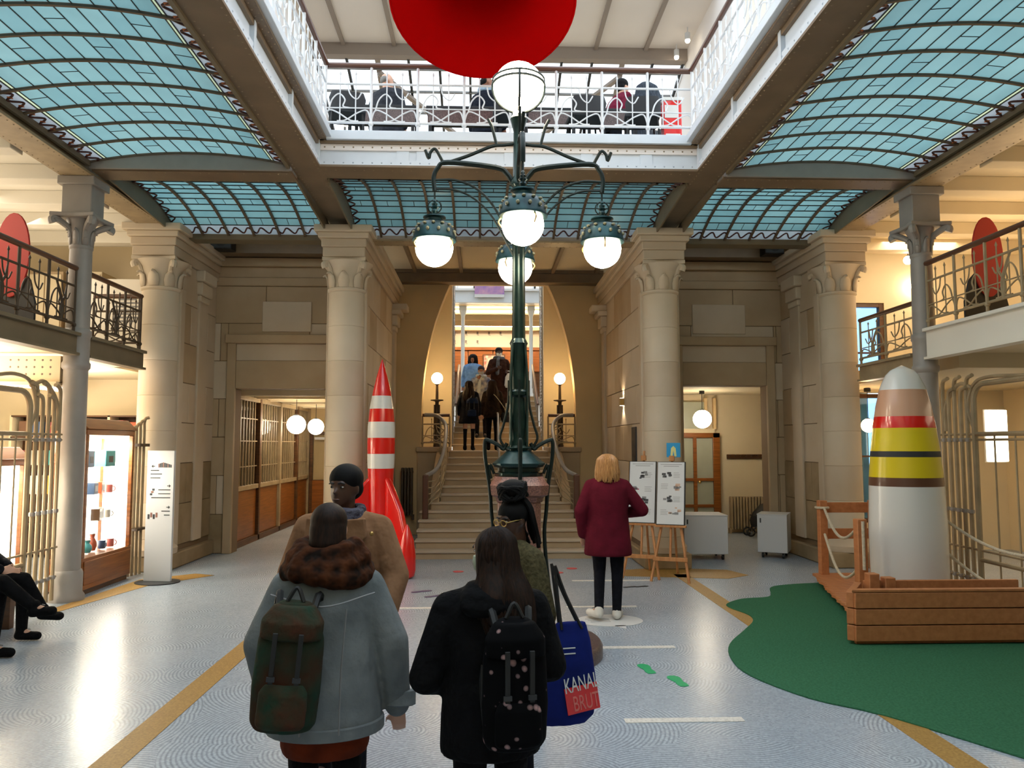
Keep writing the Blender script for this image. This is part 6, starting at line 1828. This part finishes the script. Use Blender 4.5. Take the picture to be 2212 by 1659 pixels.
# ---- foreground: denim jacket
DENIM = cloth('washed_denim', '7c8182', '5f6567', ns=6, detail=5)
RUST = cloth('rust_shirt', '6e2a10', '4f1d0b', ns=9)
SCARF = cloth('brown_patterned_scarf', '4f2a14', '140c07', ns=18, detail=2)
def denim_extra(t, s, SCL, HM, LN):
    b = MB().loft([(0, 0, .60, .185, .14), (0, 0, .64, .2, .15), (0, 0, .76, .2, .145)], 22)
    skin_obj('shirt_tail', b.xf(SCL), RUST, t, .010, 4)
    # scarf wrapped in thick folds
    b = MB()
    for i, (z, r, rr, ph) in enumerate(((1.40, .145, .05, 0), (1.45, .125, .05, 1.2), (1.50, .105, .042, 2.2))):
        P = [(r * 1.15 * cos(a), r * .95 * sin(a) - .01, z + .018 * sin(2 * a + ph)) for a in [k_ * pi / 12 for k_ in range(24)]]
        b.tube(P, [rr * (1 + .15 * sin(3 * k_ + ph)) for k_ in range(24)], 10, True)
    skin_obj('scarf', b.xf(SCL), SCARF, t, .009, 3)
    # jacket seams, yoke and cuffs
    for P in ([(-.19, -.135, 1.33), (0, -.165, 1.28), (.19, -.135, 1.33)], [(.09, -.168, 1.27), (.075, -.178, 1.0), (.07, -.172, .74)], [(-.09, -.168, 1.27), (-.075, -.178, 1.0), (-.07, -.172, .74)]):
        MB().tube([tuple(Vector(p) * s * 1.0) for p in spline([(x * 1.18, y * 1.2 * 1.0, z) for x, y, z in P], 6)], .0035, 4).build('seam', 'grey', t)
    MB().loft([(0, 0, .70, .258, .188), (0, 0, .705, .264, .194), (0, 0, .75, .264, .194), (0, 0, .755, .258, .188)], 28).xf(SCL).build('waistband', DENIM, t)
    w = Vector((.335, .06, .80))
    MB().lathe([(.06, -.03), (.07, -.025), (.07, .035), (.06, .04)], n=16).xf(SCL @ Matrix.Translation(w) @ Matrix.Rotation(radians(-12), 4, 'X')).build('cuff', DENIM, t)
person('woman in a washed denim jacket and brown scarf seen from behind', (-.93, 3.2, 0), radians(4), 1.50, DENIM, BLK, 'pale', BLK, 'pony', HAIR_BR, hem=.72, cw=1.18, sleeve=1.25, flare=1.05, vox=.009,
       J=dict(elL=(-.30, .02, 1.08), wrL=(-.29, .14, .86), elR=(.295, -.01, 1.08), wrR=(.32, .075, .76), shL=(-.185, 0, 1.34), shR=(.185, 0, 1.34)), coat_name='denim_jacket', extra=denim_extra, nod=radians(-8))
def rucksack(name, label, loc, rz, m, m2, w, h, d, strapm='black', tilt=0):
    t = thing(name, label, 'backpack', loc, rz)
    T = Matrix.Rotation(tilt, 4, 'Y')
    b = MB().loft([(0, 0, 0, w * .40, d * .36), (0, 0, .03, w * .48, d * .48), (0, -.01, h * .35, w * .5, d * .5), (0, 0, h * .7, w * .48, d * .45), (0, .01, h * .92, w * .38, d * .36), (0, .015, h, w * .22, d * .22)], 22)
    skin_obj('bag', b.xf(T), m, t, .009, 4)
    b = MB().loft([(0, -d * .5, h * .06, w * .30, d * .14), (0, -d * .52, h * .1, w * .36, d * .2), (0, -d * .5, h * .34, w * .35, d * .2), (0, -d * .47, h * .4, w * .28, d * .12)], 18)
    skin_obj('front_pocket', b.xf(T), m2, t, .008, 3)
    b = MB().loft([(0, -d * .2, h * .72, w * .45, d * .34), (0, -d * .1, h * .86, w * .46, d * .46), (0, 0, h * .98, w * .3, d * .34)], 18)
    skin_obj('flap', b.xf(T), m2, t, .008, 3)
    for q in (-1, 1):
        MB().tube(spline([(q * w * .25, d * .3, h * .92), (q * w * .3, d * .7, h * 1.02), (q * w * .36, d * 1.0, h * .8), (q * w * .4, d * .8, h * .4), (q * w * .38, d * .4, h * .1)], 5), .014, 6).xf(T).build('shoulder_strap', strapm, t)
    MB().tube(spline([(-.03, 0, h), (0, .01, h + .05), (.03, 0, h)], 5), .008, 6).xf(T).build('grab_loop', strapm, t)
    for q in (-1, 1):
        MB().box(q * w * .18 - .008, -d * .74, h * .42, q * w * .18 + .008, -d * .66, h * .8).xf(T).build('closing_strap', strapm, t)
        MB().box(q * w * .18 - .014, -d * .76, h * .44, q * w * .18 + .014, -d * .70, h * .475).xf(T).build('buckle', 'char', t)
    return t
TART = cloth('dark_green_brown_canvas', '1d3a2d', '3d2214', ns=7, detail=4)
RUSTY = cloth('brown_woven_canvas', '4a2a1c', '1f3a2c', ns=9, detail=4)
rucksack('backpack', 'dark green and brown canvas backpack on the denim jacket', (-1.035, 2.93, .71), radians(6), TART, RUSTY, .25, .46, .16, tilt=radians(5))
# ---- foreground: black coat
def black_extra(t, s, SCL, HM, LN):
    b = MB().loft([(0, -.12, 1.34, .13, .06), (0, -.11, 1.38, .16, .09), (0, -.07, 1.44, .15, .1), (0, -.04, 1.48, .11, .07)], 20)
    skin_obj('hood', b.xf(SCL), BLK, t, .010, 4)
    MB().loft([(0, .05, 1.50, .03, .04), (0, .045, 1.52, .055, .055), (0, .045, 1.555, .066, .06), (0, .04, 1.58, .064, .062)], 18).xf(SCL @ HM).build('face_mask', mat('pale_green_mask', 'a9b8a4', .7), t)
person('woman in a black coat with long brown hair seen from behind', (-.27, 3.0, 0), radians(8), 1.42, BLK, BLK, 'pale', BLK, 'long', HAIR_BR, hem=.72, cw=1.13, sleeve=1.2, vox=.009,
       J=dict(shL=(-.2, 0, 1.36), shR=(.2, 0, 1.36), elL=(-.30, -.02, 1.06), wrL=(-.16, .16, .98), elR=(.28, .0, 1.08), wrR=(.17, .17, 1.0)), yaw=radians(38), extra=black_extra, face=True)
FLOR = mat('black_floral_canvas', '0b0b0d', .85, ns=34, c2='0b0b0d', spec=.08)
def floral():
    nt = FLOR.node_tree
    v = nt.nodes.new('ShaderNodeTexVoronoi'); v.inputs['Scale'].default_value = 26
    tc = nt.nodes.new('ShaderNodeTexCoord'); nt.links.new(tc.outputs['Object'], v.inputs['Vector'])
    r = nt.nodes.new('ShaderNodeValToRGB')
    e = r.color_ramp.elements
    e[0].position = .0; e[0].color = (*lin('b08a86'), 1)
    e[1].position = .26; e[1].color = (*lin('08080a'), 1)
    k = e.new(.2); k.color = (*lin('6d5a5c'), 1)
    n = nt.nodes.new('ShaderNodeTexNoise'); n.inputs['Scale'].default_value = 9
    nt.links.new(tc.outputs['Object'], n.inputs['Vector'])
    a = nt.nodes.new('ShaderNodeMath'); a.operation = 'ADD'
    m = nt.nodes.new('ShaderNodeMath'); m.operation = 'MULTIPLY_ADD'; m.inputs[1].default_value = 1.6; m.inputs[2].default_value = -.74
    nt.links.new(n.outputs['Fac'], m.inputs[0])
    nt.links.new(v.outputs['Distance'], a.inputs[0]); nt.links.new(m.outputs[0], a.inputs[1])
    nt.links.new(a.outputs[0], r.inputs['Fac'])
    nt.links.new(r.outputs['Color'], nt.nodes['Principled BSDF'].inputs['Base Color'])
floral()
rucksack('backpack', 'black backpack with small flowers on the black coat', (-.19, 2.76, .70), radians(8), FLOR, FLOR, .235, .44, .15)
# ---- man in tan jacket
TAN = cloth('tan_jacket', '8f6a4e', '7d5a3f', ns=8)
def man_extra(t, s, SCL, HM, LN):
    b = MB()
    for i, (z, r) in enumerate(((1.43, .1), (1.47, .088))):
        P = [(r * 1.1 * cos(a), r * sin(a) + .0, z + .01 * sin(2 * a)) for a in [k_ * pi / 12 for k_ in range(24)]]
        b.tube(P, .03, 8, True)
    b.cone((-.03, .13, 1.4), .035, (-.05, .15, 1.1), .04); b.cone((.05, .13, 1.4), .035, (.06, .15, 1.15), .04)
    skin_obj('scarf', b.xf(SCL), cloth('grey_striped_scarf', '5b5a66', '2c2730', ns=30), t, .010, 3)
    for q in (-1, 1):
        MB().prism([(q * .04, 1.43), (q * .16, 1.44), (q * .17, 1.34), (q * .07, 1.24)], .115, .15, 'y').xf(SCL).build('lapel', TAN, t, bevel=.006)
    MB().ball((-.2, .14, 1.36), .012, 10, 6).xf(SCL).build('button', 'gilt', t)
person('man in a tan jacket facing the viewer, half hidden by the denim jacket', (-1.04, 4.15, 0), radians(172), 1.62, TAN, JEANS, 'dark', 'black', 'short', HAIR_BK, hem=.78, cw=1.16, sleeve=1.2, vox=.010,
       J=dict(elL=(-.30, -.0, 1.12), wrL=(-.27, .12, .9), elR=(.30, .0, 1.12), wrR=(.27, .12, .9), shL=(-.21, 0, 1.38), shR=(.21, 0, 1.38)), coat_name='jacket', extra=man_extra, yaw=radians(-14))
# ---- woman with locks and glasses
OLIVE = cloth('olive_knit', '5a5238', '403b26', ns=60, detail=2, bump=.3)
def dread_extra(t, s, SCL, HM, LN):
    for q in (-1, 1):
        MB().tube([(q * .034 + .024 * cos(a), .106 - .004 * abs(cos(a)), 1.598 + .018 * sin(a)) for a in [k_ * pi / 8 for k_ in range(16)]], .0032, 5, True).xf(SCL @ HM).build('spectacle_rim', 'gilt', t)
        MB().tube([(q * .058, .10, 1.602), (q * .08, .0, 1.6)], .003, 5).xf(SCL @ HM).build('spectacle_arm', 'gilt', t)
    MB().tube([(-.01, .107, 1.603), (.01, .107, 1.603)], .003, 5).xf(SCL @ HM).build('spectacle_bridge', 'gilt', t)
    P = spline([(-.02, -.12, 1.40), (.10, -.145, 1.36), (.19, -.10, 1.38), (.225, 0, 1.40), (.20, .10, 1.36)], 6)
    MB().tube([tuple(Vector(p) * s) for p in P], .008, 6).build('piping', 'char', t)
person('woman with dark locks tied up and glasses in an olive cardigan', (-.15, 3.95, 0), radians(128), 1.46, OLIVE, JEANS, 'dark', 'black', 'dreads', HAIR_BK, hem=.62, cw=1.05, sleeve=1.15, vox=.010,
       J=dict(elL=(-.27, .0, 1.08), wrL=(-.22, .16, .98), elR=(.26, .02, 1.1), wrR=(.2, .16, .98)), coat_name='cardigan', extra=dread_extra, nod=radians(-12))
def tote():
    t = thing('tote_bag', 'bright blue tote bag with red and white KANAL BRUT lettering', 'bag', (.115, 3.72, .44), radians(12))
    BL = cloth('royal_blue_canvas', '16246e', '101b56', ns=6, bump=.5)
    b = MB().loft([(-.03, 0, 0, .10, .025), (-.01, 0, .04, .125, .045), (.0, 0, .2, .125, .05), (.0, 0, .38, .10, .035), (.0, 0, .47, .075, .02)], 20)
    skin_obj('bag', b, BL, t, .008, 3)
    for q in (-1, 1):
        MB().tube(spline([(-.05, q * .02, .44), (-.07, q * .02, .6), (-.085, q * .03, .74)], 5), .007, 6).build('strap', 'black', t)
        MB().tube(spline([(.05, q * .02, .44), (-.03, q * .02, .6), (-.085, q * .03, .74)], 5), .007, 6).build('strap', 'black', t)
    RS = Matrix.Translation((.035, -.056, .17)) @ Matrix.Rotation(radians(-9), 4, 'Y')
    MB().box(-.085, -.004, -.10, .075, .003, .02).xf(RS).build('red_print', 'red', t)
    def text(body, size, loc, m):
        c = bpy.data.curves.new('lettering', 'FONT'); c.body = body; c.size = size; c.extrude = .0012; c.align_x = 'CENTER'
        o = bpy.data.objects.new('lettering', c); TMP.collection.objects.link(o)
        TMP.view_layers[0].update(); dg = TMP.view_layers[0].depsgraph
        me = bpy.data.meshes.new_from_object(o.evaluated_get(dg)); bpy.data.objects.remove(o)
        me.materials.clear(); me.materials.append(M[m] if isinstance(m, str) else m)
        o = bpy.data.objects.new('lettering', me); COL.objects.link(o); o.parent = t
        o.matrix_local = RS @ Matrix.Translation(loc) @ Matrix.Rotation(radians(90), 4, 'X') @ Matrix.Diagonal((1, 1.9, 1, 1))
        return o
    text('KANAL', .052, (0, -.006, .0), 'whiteg')
    text('BRUT', .052, (.01, -.006, -.088), mat('pale_red_print', 'e0786c', .6))
    MB().box(-.05, -.04, .355, .01, -.036, .36).build('white_mark', 'whiteg', t)
    MB().box(-.05, -.042, .33, .01, -.038, .335).build('white_mark', 'whiteg', t)
tote()
# ---- woman in burgundy
BURG = cloth('burgundy_wool', '5e1224', '4f0d1c', ns=7, bump=.5)
person('woman with a blond bob in a knee-length burgundy coat before the easels', (.96, 7.85, 0), radians(-8), 1.635, BURG, JEANS, 'pale', SHOE_W, 'bob', HAIR_BL, hem=.66, cw=1.16, flare=1.06, sleeve=1.15, vox=.010,
       J=dict(elL=(-.28, -.06, 1.12), wrL=(-.26, .02, .86), elR=(.36, .02, 1.13), wrR=(.19, .2, 1.08), ankL=(-.10, -.1, .11), toeL=(-.2, .03, .05), kneeL=(-.09, .02, .5), ankR=(.085, -.02, .085), toeR=(.12, .12, .03)))
# ---- seated visitors at the left edge
person('seated visitor in black, legs crossed, nearer one at the left edge', (-4.74, 6.55, 0), radians(-90), 1.7, BLK, BLK, 'pale', BLK, 'short', HAIR_BK, hem=.86, cw=1.05, dz=-.38, vox=.012,
       J=dict(kneeL=(-.1, .42, .50), ankL=(-.08, .40, .085), toeL=(-.08, .55, .03), hipL=(-.09, .02, .54), hipR=(.09, .02, .56), kneeR=(-.04, .48, .62), ankR=(-.1, .72, .40), toeR=(-.1, .86, .36), wrL=(-.1, .3, .66), elL=(-.24, .05, .76), wrR=(.05, .3, .68), elR=(.24, .05, .76)))
person('seated visitor in black, legs crossed, farther one at the left edge', (-4.86, 7.12, 0), radians(-88), 1.66, JEANS, BLK, 'pale', BLK, 'long', HAIR_BR, hem=.86, cw=1.05, dz=-.40, vox=.012,
       J=dict(kneeL=(-.1, .42, .50), ankL=(-.06, .44, .085), toeL=(-.06, .58, .03), hipL=(-.09, .02, .54), hipR=(.09, .02, .56), kneeR=(-.02, .46, .56), ankR=(-.08, .62, .26), toeR=(-.08, .76, .2), wrL=(-.1, .28, .66), elL=(-.24, .05, .74), wrR=(.06, .3, .66), elR=(.24, .05, .74)))
# ---- people on the stairs
NAVY = cloth('navy_coat', '12151f', '0c0e16')
BROWN = cloth('brown_coat', '3a2117', '2a170f')
UMBER = cloth('dark_print_coat', '1c1511', '2c1f16', ns=18)
def scarf_extra(m, m2=None):
    def f(t, s, SCL, HM, LN):
        b = MB()
        P = [(.1 * cos(a), .09 * sin(a), 1.47 + .012 * sin(2 * a)) for a in [k_ * pi / 12 for k_ in range(24)]]
        b.tube(P, .042, 8, True)
        if m2: b.cone((.03, .13, 1.42), .04, (.05, .15, 1.1), .045)
        skin_obj('scarf', b.xf(SCL), m, t, .011, 3)
    return f
WHITE_SC = cloth('white_fleece', 'b9b6b2')
person('woman in a navy coat with a white scarf seen from behind on the landing', (-.60, 15.6, 1.625), radians(-6), 1.40, NAVY, cloth('black_tights', '141216'), 'pale', BLK, 'long', HAIR_BR, hem=.66, cw=1.1, flare=1.15, extra=scarf_extra(WHITE_SC), skirt=True, legs_name='tights')
rucksack('backpack', 'navy backpack worn on the landing over the navy coat', (-.53, 15.38, 2.28), radians(-6), NAVY, cloth('dark_blue_canvas', '1a2740'), .26, .4, .14)
person('woman in a dark patterned jacket and black trousers seen from behind on the landing', (-.12, 15.85, 1.625), radians(-4), 1.44, UMBER, BLK, 'pale', BLK, 'long', HAIR_BR, hem=.80, cw=1.1)
t = thing('shoulder_bag', 'small bag with a pale strap across the dark patterned jacket', 'bag', (.05, 15.63, 2.3))
MB().tube(spline([(-.2, .08, .5), (-.1, .03, .42), (.06, .03, .2), (.1, .06, .1)], 5), .008, 6).build('strap', 'rope', t)
MB().loft([(.1, .07, -.1, .08, .03), (.1, .07, 0, .1, .05), (.1, .07, .1, .08, .035)], 14).build('pouch', 'black', t)
PATCH = cloth('cream_patchwork_coat', 'b8b2a4', '3a4a70', ns=7)
person('visitor in a cream patchwork coat and dark beanie on the upper flight', (-.36, 17.02, 1.89), radians(178), 1.58, PATCH, JEANS, 'mid', 'black', 'beanie', mat('plum_beanie', '2a1d2c', .8), hem=.6, cw=1.1, mask=mat('grey_mask', '8f8f92', .7), J=dict(elR=(.26, .06, 1.14), wrR=(.08, .16, 1.38)), extra=scarf_extra(cloth('light_grey_scarf', 'a9adae'), True))
person('visitor in a light blue jacket high on the upper flight', (-.56, 17.86, 2.2875), radians(172), 1.55, cloth('sky_blue_jacket', '7ba3d6', '6488ba'), JEANS, 'mid', 'black', 'bob', HAIR_BK, hem=.8, cw=1.1)
person('visitor in a long brown coat with a white mask on the upper flight', (.05, 17.86, 2.2875), radians(184), 1.70, BROWN, BLK, 'dark', 'black', 'short', HAIR_BK, hem=.42, cw=1.05, mask='whiteg', J=dict(elR=(.26, .06, 1.12), wrR=(.06, .2, 1.2), elL=(-.27, .03, 1.1), wrL=(-.18, .18, 1.12)), extra=scarf_extra(cloth('grey_check_scarf', '6d7178', '4a4d55'), True))
t = thing('white_carrier_bag', 'white carrier bag held by the visitor in the long brown coat', 'bag', (.27, 17.68, 3.05))
skin_obj('sack', MB().loft([(0, 0, 0, .07, .05), (0, 0, .06, .10, .06), (0, 0, .25, .08, .05), (0, 0, .34, .03, .02)], 14), 'whiteg', t, .01, 2)
MB().tube(arc((0, 0, .34), .05, 0, 180, 8), .008, 5).build('handle', 'whiteg', t)
# ---- people on the upper storey
person('grey haired man in a dark jacket behind the left of the upper balustrade', (-1.68, 10.6, 5.335), radians(-20), 1.66, cloth('charcoal_jacket', '34363c', '26282d'), JEANS, 'pale', 'black', 'bald', HAIR_GY, hem=.76, cw=1.25, sleeve=1.2, yaw=radians(-40))
person('man in a dark waistcoat beside the lamp globe on the upper storey', (-.27, 10.6, 5.335), radians(-25), 1.66, cloth('navy_waistcoat', '191d28', '12151d'), JEANS, 'mid', 'black', 'bald', HAIR_BK, hem=.78, cw=1.12, yaw=radians(-40), extra=scarf_extra(cloth('pale_blue_collar', '9fb4c4')))
person('person in burgundy bending over a cafe table at the upper right', (1.5, 10.5, 5.335), radians(-60), 1.62, cloth('plum_jumper', '6e1830', '581226'), JEANS, 'pale', 'black', 'short', HAIR_BK, hem=.9, cw=1.12, lean=.35, face=False)
t = thing('draped_coat', 'grey striped coat draped over the high stand on the upper storey', 'coat', (1.98, 10.3, 5.33))
skin_obj('cloth', MB().loft([(0, 0, .55, .23, .12), (0, 0, .8, .25, .14), (0, 0, 1.15, .22, .13), (-.02, 0, 1.4, .15, .09), (-.03, 0, 1.46, .06, .04)], 20), cloth('slate_stripe', '4a515b', '30353d', ns=18, stretch=(6, 6, .4)), t, .012, 4)
MB().lathe([(.16, 0), (.16, .03), (.02, .05), (.02, .6)], n=14).build('stand', 'char', t)

bpy.data.scenes.remove(TMP)
